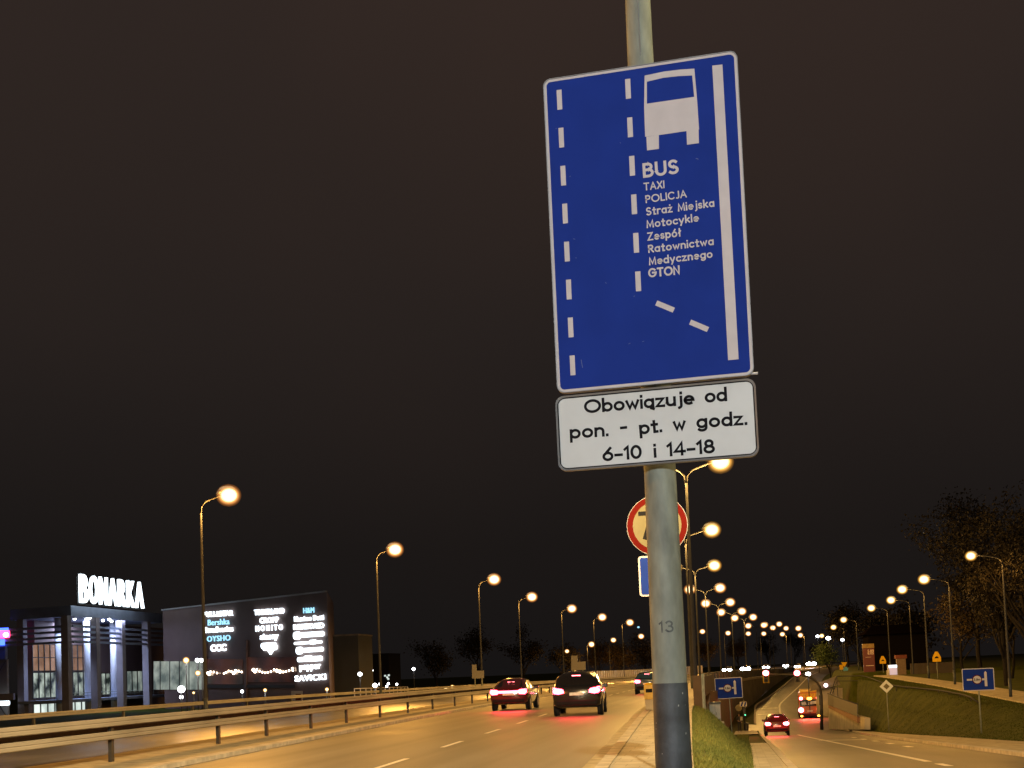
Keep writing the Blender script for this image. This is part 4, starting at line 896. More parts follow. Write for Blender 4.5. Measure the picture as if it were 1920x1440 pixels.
# ------------------------------------------------------------------ vehicles
SHAPES = {   # y, half width, z low, z belt, z top, half width of top
 'suv': (4.6, [(-2.30,.80,.44,.93,.98,.72),(-2.24,.88,.36,1.02,1.08,.74),(-2.06,.91,.31,1.07,1.44,.66),(-1.78,.925,.29,1.08,1.60,.64),(-.6,.925,.27,1.05,1.65,.65),(.25,.925,.27,1.03,1.60,.64),(1.12,.92,.28,1.0,1.06,.74),(1.85,.90,.30,.92,.99,.72),(2.18,.85,.34,.78,.86,.66),(2.30,.74,.40,.66,.70,.56)]),
 'hatch': (4.0, [(-2.0,.74,.40,.86,.90,.64),(-1.95,.82,.32,.95,1.00,.66),(-1.78,.85,.27,1.00,1.28,.60),(-1.50,.86,.25,1.00,1.43,.57),(-.5,.86,.23,.97,1.48,.58),(.25,.86,.23,.95,1.43,.57),(1.10,.85,.24,.92,.98,.68),(1.62,.82,.26,.82,.88,.66),(1.88,.76,.30,.68,.76,.6),(2.0,.66,.36,.58,.62,.5)]),
 'sedan': (4.5, [(-2.25,.76,.40,.88,.92,.68),(-2.18,.84,.32,.94,1.00,.72),(-1.70,.87,.26,.96,1.06,.74),(-1.05,.88,.24,.96,1.38,.58),(-.3,.88,.23,.95,1.45,.58),(.35,.88,.23,.94,1.40,.57),(1.20,.87,.24,.90,.97,.70),(1.85,.84,.26,.80,.86,.66),(2.12,.78,.30,.68,.74,.6),(2.25,.66,.36,.58,.62,.5)]),
}
def paint(name, col, rough=.22): 
    m = mat(name, col, rough, var=.06, scale=2, spec=.6); b = m.node_tree.nodes['Principled BSDF']; b.inputs['Coat Weight'].default_value = .7; b.inputs['Coat Roughness'].default_value = .06; return m
def car(name, label, shape, X, Y, rz, body_m, z=None, tails=True, heads=False, tailm='tail', glow=25, scale=1.0, cat='car', group=None, bar=False):
    L, st = SHAPES[shape]; t = thing(name, label, cat, (X, Y, z if z is not None else zm(Y)+.01), rz, group); t.scale = (scale,)*3
    def ring(s):
        y, hw, zl, zb, zt, tw = s; d = zt-zb
        R_ = [(0, zl), (hw*.80, zl), (hw*.96, zl+.10), (hw, zl+(zb-zl)*.55), (hw*.975, zb), (tw+(hw*.96-tw)*.22, zb+d*.80), (tw*.86, zt-d*.05), (tw*.45, zt+.012), (0, zt+.02)]
        return [(x, y, z_) for x, z_ in R_] + [(-x, y, z_) for x, z_ in R_[-2:0:-1]]
    rings = [ring(s) for s in st]; k = len(rings[0]); mb = MB()
    mb.add([p for r in rings for p in r], [(i*k+j, (i+1)*k+j, (i+1)*k+(j+1) % k, i*k+(j+1) % k) for i in range(len(rings)-1) for j in range(k)] + [list(range(k)), list(range((len(rings)-1)*k, len(rings)*k))[::-1]], True)
    body = mb.build('body', body_m, t)
    V = lambda i, j: Vector(rings[i][j % k])
    def pane(a, b, c, d, mb, ins=.10, off=.007):
        ce = (a+b+c+d)/4; q = [p.lerp(ce, ins) for p in (a, b, c, d)]; nn = (q[1]-q[0]).cross(q[3]-q[0]).normalized()
        if nn.dot(ce-Vector((0, 0, .9))) < 0: nn = -nn
        mb.add([p+nn*off for p in q], [(0, 1, 2, 3)])
    ir = 1 if shape != 'sedan' else 2
    g = MB(); pane(V(ir, 6), V(ir, -6), V(ir+2, -6) if shape != 'sedan' else V(ir+1, -6), V(ir+2, 6) if shape != 'sedan' else V(ir+1, 6), g, .06, .03 if shape != 'sedan' else .012); g.build('rear_window', M['glass'], t)
    g = MB(); pane(V(5, 6), V(5, -6), V(6, -6), V(6, 6), g, .06, .03); g.build('windscreen', M['glass'], t)
    for sgn in (1, -1):
        g = MB()
        for i in range(2 if shape != 'sedan' else 3, 5): pane(V(i, 4*sgn), V(i+1, 4*sgn), V(i+1, 5*sgn), V(i, 5*sgn), g, .10, .008)
        g.build('side_glass', M['glass'], t)
    s1 = st[1]; zb = s1[3]; hw = s1[1]; yr = st[0][0]
    for sg in (1, -1):
        tm = MB()
        if shape == 'suv': tm.add([(sg*hw*.52, yr-.012, zb-.16), (sg*hw*.92, yr+.01, zb-.20), (sg*hw*1.005, yr+.10, zb-.14), (sg*hw*1.005, yr+.14, zb+.06), (sg*hw*.94, yr+.055, zb+.06), (sg*hw*.60, yr+.02, zb-.04)], [(0, 1, 4, 5), (1, 2, 3, 4)])
        else: tm.add([(sg*hw*.58, yr-.014, zb-.20), (sg*hw*.90, yr-.006, zb-.22), (sg*hw*1.0, yr+.08, zb-.18), (sg*hw*1.0, yr+.13, zb+.02), (sg*hw*.90, yr+.035, zb+.03), (sg*hw*.62, yr+.005, zb-.02)], [(0, 1, 4, 5), (1, 2, 3, 4)])
        ix = len(tm.v); tm.ell((sg*hw*.77, yr+.0, zb-.09), .19*(1.1 if glow else .6), .07, .115)
        tm.build('tail_light', M[tailm] if tails else M['red'], t)
        hl = MB(); yf = st[-1][0]; hl.ell((sg*st[-2][1]*.78, yf-.08, .66 if shape != 'suv' else .78), .17, .09, .09); hl.build('headlight', M['head'] if heads else M['cabinet'], t)
        m3 = MB(); ym = st[5][0]+.35; m3.bbox(sg*(st[5][1]+.02)-.10, sg*(st[5][1]+.02)+.10, ym, ym+.12, .98*s1[3], .98*s1[3]+.14, .03); m3.build('mirror', body_m, t)
        for wy in (-L*.295, L*.30):
            rw = .345 if shape == 'suv' else .305; xo = sg*(st[4][1]+.006); xi = sg*(st[4][1]-.20)
            ar = MB(); ar.cyl_x((wy, rw+.02), rw+.065, min(sg*(st[4][1]+.001), sg*(st[4][1]-.1)), max(sg*(st[4][1]+.001), sg*(st[4][1]-.1)), 24); ar.build('wheel_arch', M['black'], t)
            wm = MB(); wm.cyl_x((wy, rw), rw, min(xo, xi), max(xo, xi), 24); wo = wm.build('tyre', M['tyre'], t)
            rm = MB(); rm.cyl_x((wy, rw), rw*.62, min(xo, xo+sg*.006), max(xo, xo+sg*.006), 16); rm.build('rim', M['rim'], wo)
    bm_ = MB(); zl = st[0][2]; bm_.bbox(-hw*.86, hw*.86, yr-.05, yr+.1, zl-.02, zl+.14, .03); bm_.build('bumper', M['black'], t)
    np_ = MB(); zz_ = (zb-.20) if shape != 'hatch' else zb-.26; np_.bbox(-.26, .26, yr-.03, yr+.02, zz_-.055, zz_+.055, .01); np_.build('number_plate', M['plateno'], t)
    hb_ = MB(); top = st[3]; hb_.bbox(-.16, .16, top[0]-.22, top[0]-.16, top[4]-.13, top[4]-.085, .01); hb_.build('brake_light', M['tail_w'] if tails and glow else M['red'], t)
    if bar: m4 = MB(); m4.bbox(-hw*.72, hw*.72, yr-.045, yr+.02, zb-.15, zb-.04, .02); m4.build('tail_glow_strip', M[tailm], t)  # added glowing strip, stands in for the wide smear of tail light
    if glow:
        l = bpy.data.lights.new('tail_glow', 'AREA'); l.energy = glow; l.color = (1, .04, .05); l.shape = 'RECTANGLE'; l.size = 1.3; l.size_y = .12
        lo = bpy.data.objects.new('tail_glow', l); COL.objects.link(lo); lo.parent = t; lo.location = (0, yr-.10, zb-.1); lo.rotation_euler = (math.radians(-62), 0, 0)
    if heads:
        l = bpy.data.lights.new('head_beam', 'SPOT'); l.energy = 1500; l.color = (.85, .92, 1); l.spot_size = math.radians(70); l.spot_blend = .8; l.shadow_soft_size = .3
        lo = bpy.data.objects.new('head_beam', l); COL.objects.link(lo); lo.parent = t; lo.location = (0, st[-1][0]+.12, .7); lo.rotation_euler = (math.radians(80), 0, 0)
    return t
black_p = paint('paint_black', (.012, .011, .012)); red_p = paint('paint_dark_red', (.07, .008, .012)); blue_p = paint('paint_blue', (.02, .05, .12)); scar_p = paint('paint_red', (.16, .010, .012)); grey_p = paint('paint_silver', (.28, .28, .30))
def ang(Y): return -math.atan2(ck(Y+2)-ck(Y-2), 4)
car('sport_utility_vehicle', 'black sport utility vehicle with lit tail lamps nearest on the main road', 'suv', ck(48)-2.55, 48.5, ang(48)+.02, black_p, glow=45)
car('passenger_car', 'dark red car with lit tail lamps left of the black vehicle', 'sedan', ck(57)-6.55, 58.0, ang(57), red_p, glow=90, bar=True)
car('passenger_car', 'dark blue car half hidden behind the thick lamp post', 'hatch', ck(84)-1.55, 86, ang(84), blue_p, glow=20)
pr = at(1457.5, 1377, 88); car('passenger_car', 'small red hatchback braking on the slip road below', 'hatch', pr.x, 90, .01, scar_p, z=zs(88)+.01, tailm='tail_w', glow=150, scale=.98)
# oncoming headlights on the far carriageway and far bend
onc = [(1400, 1254, 330, 'pale car with bright headlamps nearest among the oncoming far traffic'), (1365, 1256, 300, 'oncoming car with small blue white lights at left of the far queue'), (1438, 1251, 400, 'oncoming car with headlamps in the middle of the far queue'), (1475, 1248, 470, 'oncoming car with headlamps right of the middle of the far queue'), (1497, 1249.5, 440, 'oncoming car with headlamps just above the right signal head'), (1523, 1244.5, 420, 'oncoming van with the largest white glare at the far right')]
for i, (x, y, Y, lab) in enumerate(onc):
    p_ = at(x, y, Y); sc_ = 1.0 if i != 5 else 1.25
    X, zz_ = p_.x, zm(Y)+.01
    t = car('oncoming_car', lab, 'hatch' if i % 2 else 'suv', X, Y, math.pi+ang(Y)-.05, grey_p, z=p_.z-.7*sc_, tails=False, heads=True, glow=0, scale=sc_, group='oncoming cars on the far bend')
    # added glowing shapes over the headlamps stand in for their wide glare
    for sg in (1, -1):
        gl = MB(); gl.ell((sg*.62, 2.02 if i % 2 else 2.33, .72), (.42 if i not in (0, 5) else .72), .12, (.28 if i not in (0, 5) else .42)); gl.build('headlamp_glare', M['head'], t)
for (x, y, Y, lab) in ((1435, 1262.5, 300, 'distant car with pink tail lamps behind the left signal head'), (1385, 1266, 190, 'distant car with long red tail lamps seen over the wall')):
    p_ = at(x, y, Y); car('passenger_car', lab, 'sedan', p_.x, Y, ang(Y), grey_p, z=p_.z-.8, glow=0, group='distant cars driving away')

# city bus at the stop line
Yb = 150; pb = at(1519, 1337, Yb); bt = thing('city_bus', 'orange lit city bus with red tail lamps waiting on the slip road', 'bus', (pb.x, Yb, zs(Yb)+.01), -.03)
bw, bh = 1.27, 3.05
orange = paint('body_lamplit_orange', (.45, .12, .02), .35)  # orange of the street lamps is put into the body colour
mb = MB(); mb.bbox(-bw, bw, 0, 11, .32, bh, .12); mb.build('body', orange, bt)
mb = MB(); mb.bbox(-bw*.8, bw*.8, 1.2, 7, bh-.03, bh+.28, .08); mb.build('roof_unit', mat('bus_roof_lamplit', (.62, .38, .05), .5), bt)  # yellow lamp light is painted into the roof colour
mb = MB(); mb.bbox(-bw*.84, bw*.84, -.012, .05, 2.42, 2.92, .02); mb.build('destination_panel', mat('bus_panel_amber', (.60, .34, .03), .5, var=.4, scale=6), bt)
mb = MB(); mb.bbox(-bw*.86, bw*.86, -.012, .05, 1.42, 2.22, .04); mb.build('rear_window', M['glass'], bt)
for sx_ in (-1, 1):
    mb = MB(); mb.bbox(sx_*bw-.012, sx_*bw+.012, .5, 10.4, 1.35, 2.4, .006); mb.build('side_windows', M['glass'], bt)
    mb = MB(); mb.ell((sx_*bw*.80, -.03, 1.0), .30, .06, .30); mb.build('tail_light', M['tail_w'], bt)
    mb = MB(); mb.ell((sx_*bw*.76, -.03, 2.36), .19, .05, .19); mb.build('marker_light', M['tail_w'], bt)
    mb = MB(); mb.ell((sx_*bw*.76, -.04, .30), .15, .05, .11); mb.build('reflector', M['amber'], bt)
    for wy in (2.6, 8.4):
        wm = MB(); wm.cyl_x((wy, .48), .48, min(sx_*(bw+.01), sx_*(bw-.3)), max(sx_*(bw+.01), sx_*(bw-.3)), 20); wo = wm.build('tyre', M['tyre'], bt)
        rm = MB(); rm.cyl_x((wy, .48), .28, min(sx_*(bw+.01), sx_*(bw+.02)), max(sx_*(bw+.01), sx_*(bw+.02)), 16); rm.build('rim', M['rim'], wo)
mb = MB(); mb.ell((0, -.03, 2.32), .28, .05, .18); mb.build('brake_light', M['amber'], bt)
mb = MB(); mb.bbox(-bw*.97, bw*.97, -.06, .3, .28, .62, .05); mb.build('bumper', M['black'], bt)
mb = MB(); mb.bbox(-.3, .3, -.075, -.05, .80, .94, .01); mb.build('number_plate', M['plateno'], bt)
mb = MB(); mb.add([(-.9, -.02, 1.55), (-.35, -.02, 1.62), (-.5, -.02, 2.0), (-.95, -.02, 1.9), (-.2, -.02, 1.6), (.8, -.02, 1.7), (.9, -.02, 2.05), (-.1, -.02, 1.98)], [(0, 1, 2, 3), (4, 5, 6, 7)]); mb.build('poster', mat('reflection_blue_white', (.35, .42, .75), .5, var=.5, scale=7, col2=(.75, .78, .9)), bt)  # bluish white reflection painted onto the rear window
l = bpy.data.lights.new('tail_glow', 'AREA'); l.energy = 320; l.color = (1, .07, .04); l.shape = 'RECTANGLE'; l.size = 2; l.size_y = .2
lo = bpy.data.objects.new('tail_glow', l); COL.objects.link(lo); lo.parent = bt; lo.location = (0, -.16, .95); lo.rotation_euler = (math.radians(-62), 0, 0)

# pedestrian waiting on the paved corner
pb = at(1387.5, 1371, 119); gz_ = zs(115)+.085
pe = thing('person', 'person in dark trousers with a pale bag on the shoulder waiting by the signal', 'person', (pb.x, 115, gz_)); pe.scale = (.93,)*3
def skin(name, verts, edges, rad, mt, parent, sub=2):
    me = bpy.data.meshes.new(name); me.from_pydata(verts, edges, []); me.materials.append(mt)
    o = bpy.data.objects.new(name, me); COL.objects.link(o); o.parent = parent
    m = o.modifiers.new('skin', 'SKIN'); m.use_smooth_shade = True
    for v, r in zip(me.skin_vertices[0].data, rad): v.radius = r if hasattr(r, '__len__') else (r, r)
    me.skin_vertices[0].data[0].use_root = True
    s_ = o.modifiers.new('sub', 'SUBSURF'); s_.levels = s_.render_levels = sub
    return o
skin_m = mat('skin', (.32, .19, .13), .6); coat = mat('dark_jacket', (.030, .028, .030), .8); trou = mat('dark_trousers', (.018, .018, .022), .8); hair = mat('dark_hair', (.02, .015, .012), .7)
V_ = [(0,0,.95),(0,.01,1.15),(0,.01,1.38),(0,0,1.48),(0,-.01,1.56),(0,-.02,1.65),(0,-.02,1.74), (.10,0,.90),(.11,-.02,.50),(.12,.03,.09),(.13,-.10,.04), (-.10,0,.90),(-.12,.0,.50),(-.14,.05,.09),(-.16,-.08,.04), (.19,0,1.40),(.26,.02,1.14),(.24,-.10,.90),(.235,-.15,.80), (-.19,0,1.40),(-.25,-.02,1.15),(-.12,-.20,1.08),(-.02,-.22,1.10)]
E_ = [(0,1),(1,2),(2,3),(3,4),(4,5),(5,6),(0,7),(7,8),(8,9),(9,10),(0,11),(11,12),(12,13),(13,14),(2,15),(15,16),(16,17),(17,18),(2,19),(19,20),(20,21),(21,22)]
Rd = [(.16,.11),(.15,.10),(.17,.11),.06,.055,(.075,.09),(.07,.08), .09,.06,.04,(.045,.035), .09,.06,.04,(.045,.035), .065,.05,.038,.035, .065,.05,.038,.035]
skin('body', V_, E_, Rd, skin_m, pe)
skin('jacket', [(0,0,.92),(0,.01,1.15),(0,.01,1.38),(0,0,1.46),(.19,0,1.40),(.26,.02,1.14),(.24,-.10,.92),(-.19,0,1.40),(-.25,-.02,1.15),(-.12,-.20,1.08)], [(0,1),(1,2),(2,3),(2,4),(4,5),(5,6),(2,7),(7,8),(8,9)], [(.18,.13),(.17,.12),(.19,.13),.08,.08,.062,.05,.08,.062,.05], coat, pe)
skin('trousers', [(0,0,.96),(.10,0,.88),(.11,-.02,.50),(.12,.03,.10),(-.10,0,.88),(-.12,0,.50),(-.14,.05,.10)], [(0,1),(1,2),(2,3),(0,4),(4,5),(5,6)], [(.17,.12),.10,.072,.058,.10,.072,.058], trou, pe)
mb = MB(); mb.ell((0, .0, 1.72), .085, .10, .09, 12, 8, -.2, 1); mb.build('hair', hair, pe)
for sx_ in (.125, -.145): mb = MB(); mb.ell((sx_, -.02, .045), .05, .13, .05); mb.build('shoe', M['black'], pe)
mb = MB(); mb.bbox(.10, .34, -.16, -.02, 1.05, 1.42, .04); mb.build('bag', mat('pale_bag', (.45, .42, .36), .7), pe)

# ------------------------------------------------------------------ shopping centre
def P2(px, Y): return at(px, 1290, Y).x
mall_n = mat('mall_wall', (.135, .088, .080), .75, var=.12, scale=.25, bump=.15, bscale=2)
mall_c = mat('mall_canopy', (.19, .225, .31), .6, var=.12, scale=.6)
mall_d = mat('mall_column', (.20, .18, .20), .6, var=.1, scale=.8)
mall_b = mat('mall_round_column', (.52, .53, .58), .5, var=.06, scale=1)
glow_w = emit('shop_light_white', (.85, 1.0, .92), 1.1); 
def lit_panes(name, c1, c2, s, scale):
    """lit shop window: bright goods and dark gaps behind the glass"""
    m, n, b = new_mat(name); L = n.links.new; tc = n.nodes.new('ShaderNodeTexCoord')
    v = n.nodes.new('ShaderNodeTexVoronoi'); v.inputs['Scale'].default_value = scale; nz = n.nodes.new('ShaderNodeTexNoise'); nz.inputs['Scale'].default_value = scale*.8; nz.inputs['Detail'].default_value = 4
    L(tc.outputs['Object'], v.inputs['Vector']); L(tc.outputs['Object'], nz.inputs['Vector'])
    r = n.nodes.new('ShaderNodeValToRGB'); r.color_ramp.elements[0].position = .38; r.color_ramp.elements[0].color = (*c1, 1); r.color_ramp.elements[1].position = .66; r.color_ramp.elements[1].color = (*c2, 1)
    L(nz.outputs[0], r.inputs[0]); L(r.outputs[0], b.inputs['Emission Color']); b.inputs['Emission Strength'].default_value = s; b.inputs['Base Color'].default_value = (.02, .02, .02, 1); b.inputs['Roughness'].default_value = .15
    m.cycles.emission_sampling = 'NONE'; return m
warm = lit_panes('hall_glow_warm', (.17, .085, .045), (.34, .19, .11), 1.0, .35)
shop = lit_panes('shop_interior', (.012, .018, .014), (.50, .58, .50), 1.0, .55)
shop2 = lit_panes('shop_interior_pale', (.10, .13, .12), (.52, .58, .50), .8, .3)
lowin = lit_panes('lower_windows', (.30, .38, .34), (.85, .95, .88), 1.1, .3)
ZG = -2.6
mall = thing('shopping_centre', 'dark shopping centre entrance with canopy, columns and lit glass hall', 'building', (-117.4, 203.2, ZG))
K = lambda x, y, z: (x+116, y-214, z-ZG)
def oy(px, X): return on_plane(px, 1290, Vector((X-1.4, 0, 0)), Vector((1, 0, 0))).y+10.8
def wb(mb): mb.v = [(x+116, y-214, z-ZG) for x, y, z in mb.v]; return mb
C0 = (-116, 214); C1 = (-116.8, 251); C2 = (-129.5, 216.5)
cp = MB(); cp.add([(*C0, 15.0), (*C1, 15.0), (-134, 252, 15.0), (*C2, 15.0), (*C0, 16.9), (*C1, 16.9), (-134, 252, 16.9), (*C2, 16.9)], [(0, 3, 2, 1), (4, 5, 6, 7), (0, 1, 5, 4), (1, 2, 6, 5), (2, 3, 7, 6), (3, 0, 4, 7)])
wb(cp).build('canopy', mall_c, mall)
u = Vector((C2[0]-C0[0], C2[1]-C0[1])).normalized()
for i, z in enumerate((13.0, 12.05, 11.1, 10.2)):
    mb = MB(); mb.obox((-115.7, 213.8), (-116.5, 256), .35, z, z+.42); mb.obox((-115.7, 213.7), (-115.7+u.x*20, 213.7+u.y*20), .35, z+.003, z+.417); wb(mb).build('louvre_bar', mall_c, mall)
for (x, y) in ((-116.0, oy(126, -116)), (-116.2, oy(182, -116)), (-116.3, oy(231, -116)), (-116.5, oy(281, -116)), (-127.3, 216.6)):
    mb = MB(); mb.box(x-.65, x+.65, y-.65, y+.65, ZG, 15.0); wb(mb).build('square_column', mall_d, mall)
for (px, X) in ((112, -121), (166, -121), (215, -121)):
    Y = oy(px, X); mb = MB(); mb.tube([(X, Y, ZG), (X, Y, 10.0), (X, Y, 15.0)], .72, 20); wb(mb).build('round_column', mall_b, mall)
    l = bpy.data.lights.new('column_spot', 'SPOT'); l.energy = 6500; l.color = (.52, .66, 1.0); l.spot_size = math.radians(75); l.spot_blend = .7; l.shadow_soft_size = .2
    lo = bpy.data.objects.new('column_spot', l); COL.objects.link(lo); lo.parent = mall; lo.location = K(X+3.0, Y-3.5, 14.4); lo.rotation_euler = Vector((3.0, -3.5, 9)).to_track_quat('Z', 'Y').to_euler()
mb = MB(); mb.box(-128.8, -127.2, 220.5, 290, ZG, 15.0); mb.box(-150, -127.5, 290, 290.5, ZG, 15); wb(mb).build('back_wall', mall_n, mall)
def glz(name, X, y0, y1, z0, z1, mt, ny, nz_):
    mb = MB(); mb.box(X, X+.05, y0, y1, z0, z1); w_ = wb(mb).build(name, mt, mall)
    mb = MB()
    for i in range(ny+1): yy = y0+(y1-y0)*i/ny; mb.box(X+.05, X+.22, yy-.10, yy+.10, z0-.1, z1+.1)
    for i in range(nz_+1): zz_ = z0+(z1-z0)*i/nz_; mb.box(X+.053, X+.18, y0, y1, zz_-.07, zz_+.07)
    wb(mb).build('window_frame', M['dark'], w_)
glz('hall_glazing', -127.15, oy(62, -127), oy(176, -127), 5.6, 10.6, warm, 11, 2)
glz('shop_window', -127.15, oy(62, -127), oy(176, -127), .6, 5.3, shop, 11, 1)
glz('shop_window', -127.15, oy(190, -127), oy(224, -127), .6, 5.0, shop, 4, 1)
glz('shop_window', -127.15, oy(238, -127), oy(268, -127), 1.0, 5.4, shop2, 3, 1)
glz('lower_window', -127.15, oy(62, -127), oy(176, -127), -2.2, -.5, lowin, 9, 1)
mb = MB(); mb.box(-127, -118, 214.5, 262, -.35, .15); wb(mb).build('terrace', mall_c, mall)
mb = MB()
for z in (1.25, .75): mb.tube([(-118.1, 214.8, z), (-118.1, 262, z)], .05, 6)
for i in range(24): mb.tube([(-118.1, 215+2*i, .15), (-118.1, 215+2*i, 1.25)], .04, 6)
wb(mb).build('terrace_railing', M['galv'], mall)
spot_m = emit('canopy_spot_lit', (.9, .95, 1), 12)
for (px, py) in ((88, 1157), (106, 1158), (140, 1160.5), (162, 1161.5), (168, 1158.5), (193, 1163.5), (205, 1161.5), (209, 1165), (222, 1166)):
    p_ = at(px, py, 211)+Vector((1.4, 10.8, 0)); mb = MB(); mb.ell((p_.x, p_.y, p_.z), .28, .28, .24); wb(mb).build('canopy_spot', spot_m, mall)
l = bpy.data.lights.new('canopy_wash', 'AREA'); l.energy = 6000; l.color = (.55, .66, 1.0); l.size = 12; l.size_y = 6; l.shape = 'RECTANGLE'
lo = bpy.data.objects.new('canopy_wash', l); COL.objects.link(lo); lo.parent = mall; lo.location = K(-121, 230, 14.8)

# roof letters
bo = thing('roof_letters', 'huge white lit letters reading the centre name above the canopy', 'sign', (-115.2, 214, 16.9), math.radians(90))
word = 'BONARKA'; 
xsA = -115.2
Y0, Y1 = 202.1, 226.4
for i, chr_ in enumerate(word):
    vs, fs = font_text(chr_, 6.0, .0, .25); xs = [v[0] for v in vs]; zs_ = [v[2] for v in vs]
    wd = (Y1-Y0)/7; wfac = {'B': .74, 'O': .80, 'N': .74, 'A': .86, 'R': .76, 'K': .80}[chr_]
    f_ = wd*wfac/(max(xs)-min(xs)); g_ = 5.1/(max(zs_)-min(zs_)); cx = (max(xs)+min(xs))/2; c0 = Y0+(i+.5)*wd
    mb = MB(); mb.add([((x-cx)*f_+c0-214, y, (z-min(zs_))*g_+.35) for x, y, z in vs], fs); mb.build('letter', M['led'], bo)
mb = MB(); mb.box(Y0-214, Y1-214, .1, .25, .0, .2); mb.box(Y0-214, Y1-214, .3, .4, 2.2, 2.35)
for i in range(8): mb.box(Y0-214+i*3, Y0-214+i*3+.12, .3, .42, 0, 5)
mb.build('letter_frame', M['dark'], bo)

# big wall with the shop names
A2, B2 = (-112.5, 228.9), (-69.5, 202.8)
nrm = Vector((B2[1]-A2[1], -(B2[0]-A2[0]), 0)).normalized()
dr = Vector((B2[0]-A2[0], B2[1]-A2[1], 0)).normalized()
bw_ = thing('shop_hall', 'large windowless brown hall wall carrying rows of lit shop names', 'building', (A2[0], A2[1], ZG))
def wb2(mb): mb.v = [(x-A2[0], y-A2[1], z-ZG) for x, y, z in mb.v]; return mb
mb = MB(); q = [Vector((*A2, 0)), Vector((*B2, 0)), Vector((*B2, 0))+Vector((-9.0, 30, 0)), Vector((*A2, 0))+Vector((-12, 30, 0))]
zt = [16.85, 16.95, 16.95, 16.85]
mb.add([(p_.x, p_.y, ZG) for p_ in q]+[(p_.x, p_.y, z) for p_, z in zip(q, zt)], [(0, 3, 2, 1), (4, 5, 6, 7), (0, 1, 5, 4), (1, 2, 6, 5), (2, 3, 7, 6), (3, 0, 4, 7)])
wb2(mb).build('wall', mall_n, bw_)
mb = MB(); mb.obox((A2[0]+nrm.x*.1, A2[1]+nrm.y*.1), (B2[0]+nrm.x*.1, B2[1]+nrm.y*.1), .5, 16.8, 17.05); wb2(mb).build('parapet', mat('parapet_metal', (.30, .30, .32), .5), bw_)
A3 = Vector((*A2, 0)); 
def onw(px, py, off=.25): return on_plane(px, py, A3+nrm*off, nrm)
def wall_patch(x0, x1, y0, y1, name, mt, off, parent, fix=None, th=.06):
    a, b, c, d = onw(x0, y1, off), onw(x1, y1, off), onw(x1, y0, off), onw(x0, y0, off)
    mb = MB(); vs = [a, b, c, d]+[p_-nrm*th for p_ in (a, b, c, d)]; mb.add([tuple(v) for v in vs], [(0, 1, 2, 3), (7, 6, 5, 4), (0, 4, 5, 1), (1, 5, 6, 2), (2, 6, 7, 3), (3, 7, 4, 0)]); return (fix or wb2)(mb).build(name, mt, parent)
dimred = lit_panes('garland_window', (.012, .006, .006), (.060, .016, .009), 1.0, .2)
wall_patch(288, 383, 1240, 1293, 'shop_window', shop2, .12, bw_)
for x in (300, 318, 336, 354, 371):
    wall_patch(x-.6, x+.6, 1239, 1294, 'window_frame', M['dark'], .2, bw_)
wall_patch(387, 455, 1236, 1283, 'strip_window', dimred, .12, bw_); wall_patch(463, 556, 1232, 1279, 'strip_window', dimred, .12, bw_)
wall_patch(384, 552, 1284, 1290, 'sill_band', M['dark'], .3, bw_)
for x in (383, 459): wall_patch(x-2, x+2.5, 1200, 1320, 'pier', mall_n, .35, bw_, th=.5)
bulb_s = emit('garland_bulb', (1, .75, .55), 10)
for k, (pts, lab) in enumerate((([(390, 1262), (392, 1264), (395, 1259), (401, 1260), (407, 1262), (420, 1262.5), (424, 1260.5), (429, 1258), (434, 1259), (438, 1262), (442, 1258), (448, 1258.5), (453, 1260)], 'short string of warm festoon bulbs in the strip window nearer the entrance'), ([(475, 1256), (478, 1259), (482, 1255), (487, 1258.5), (492, 1260.5), (497, 1261.5), (502, 1260.5), (508, 1259), (514, 1255.5), (519, 1257.5), (525, 1259.5), (531, 1260), (536, 1259), (542, 1257), (548, 1253), (549, 1257)], 'long string of warm festoon bulbs in the strip window under the middle shop names'))):
    c = onw(*pts[0], .45); g = thing('light_garland', lab, 'string lights', c, 0, 'festoon bulb strings'); ff = lambda mb: (setattr(mb, 'v', [(x-c.x, y-c.y, z-c.z) for x, y, z in mb.v]), mb)[1]
    mb = MB(); mb.tube([onw(x, y-1.2, .45) for x, y in pts], .04, 5); ff(mb).build('wire', M['dark'], g)
    mb = MB()
    for i, (x, y) in enumerate(pts): r = .17 if i not in (0, 1, 9, 10) else .28; mb.ell(onw(x, y, .45), r, r, r*1.1, 8, 6)
    ff(mb).build('bulbs', bulb_s, g)
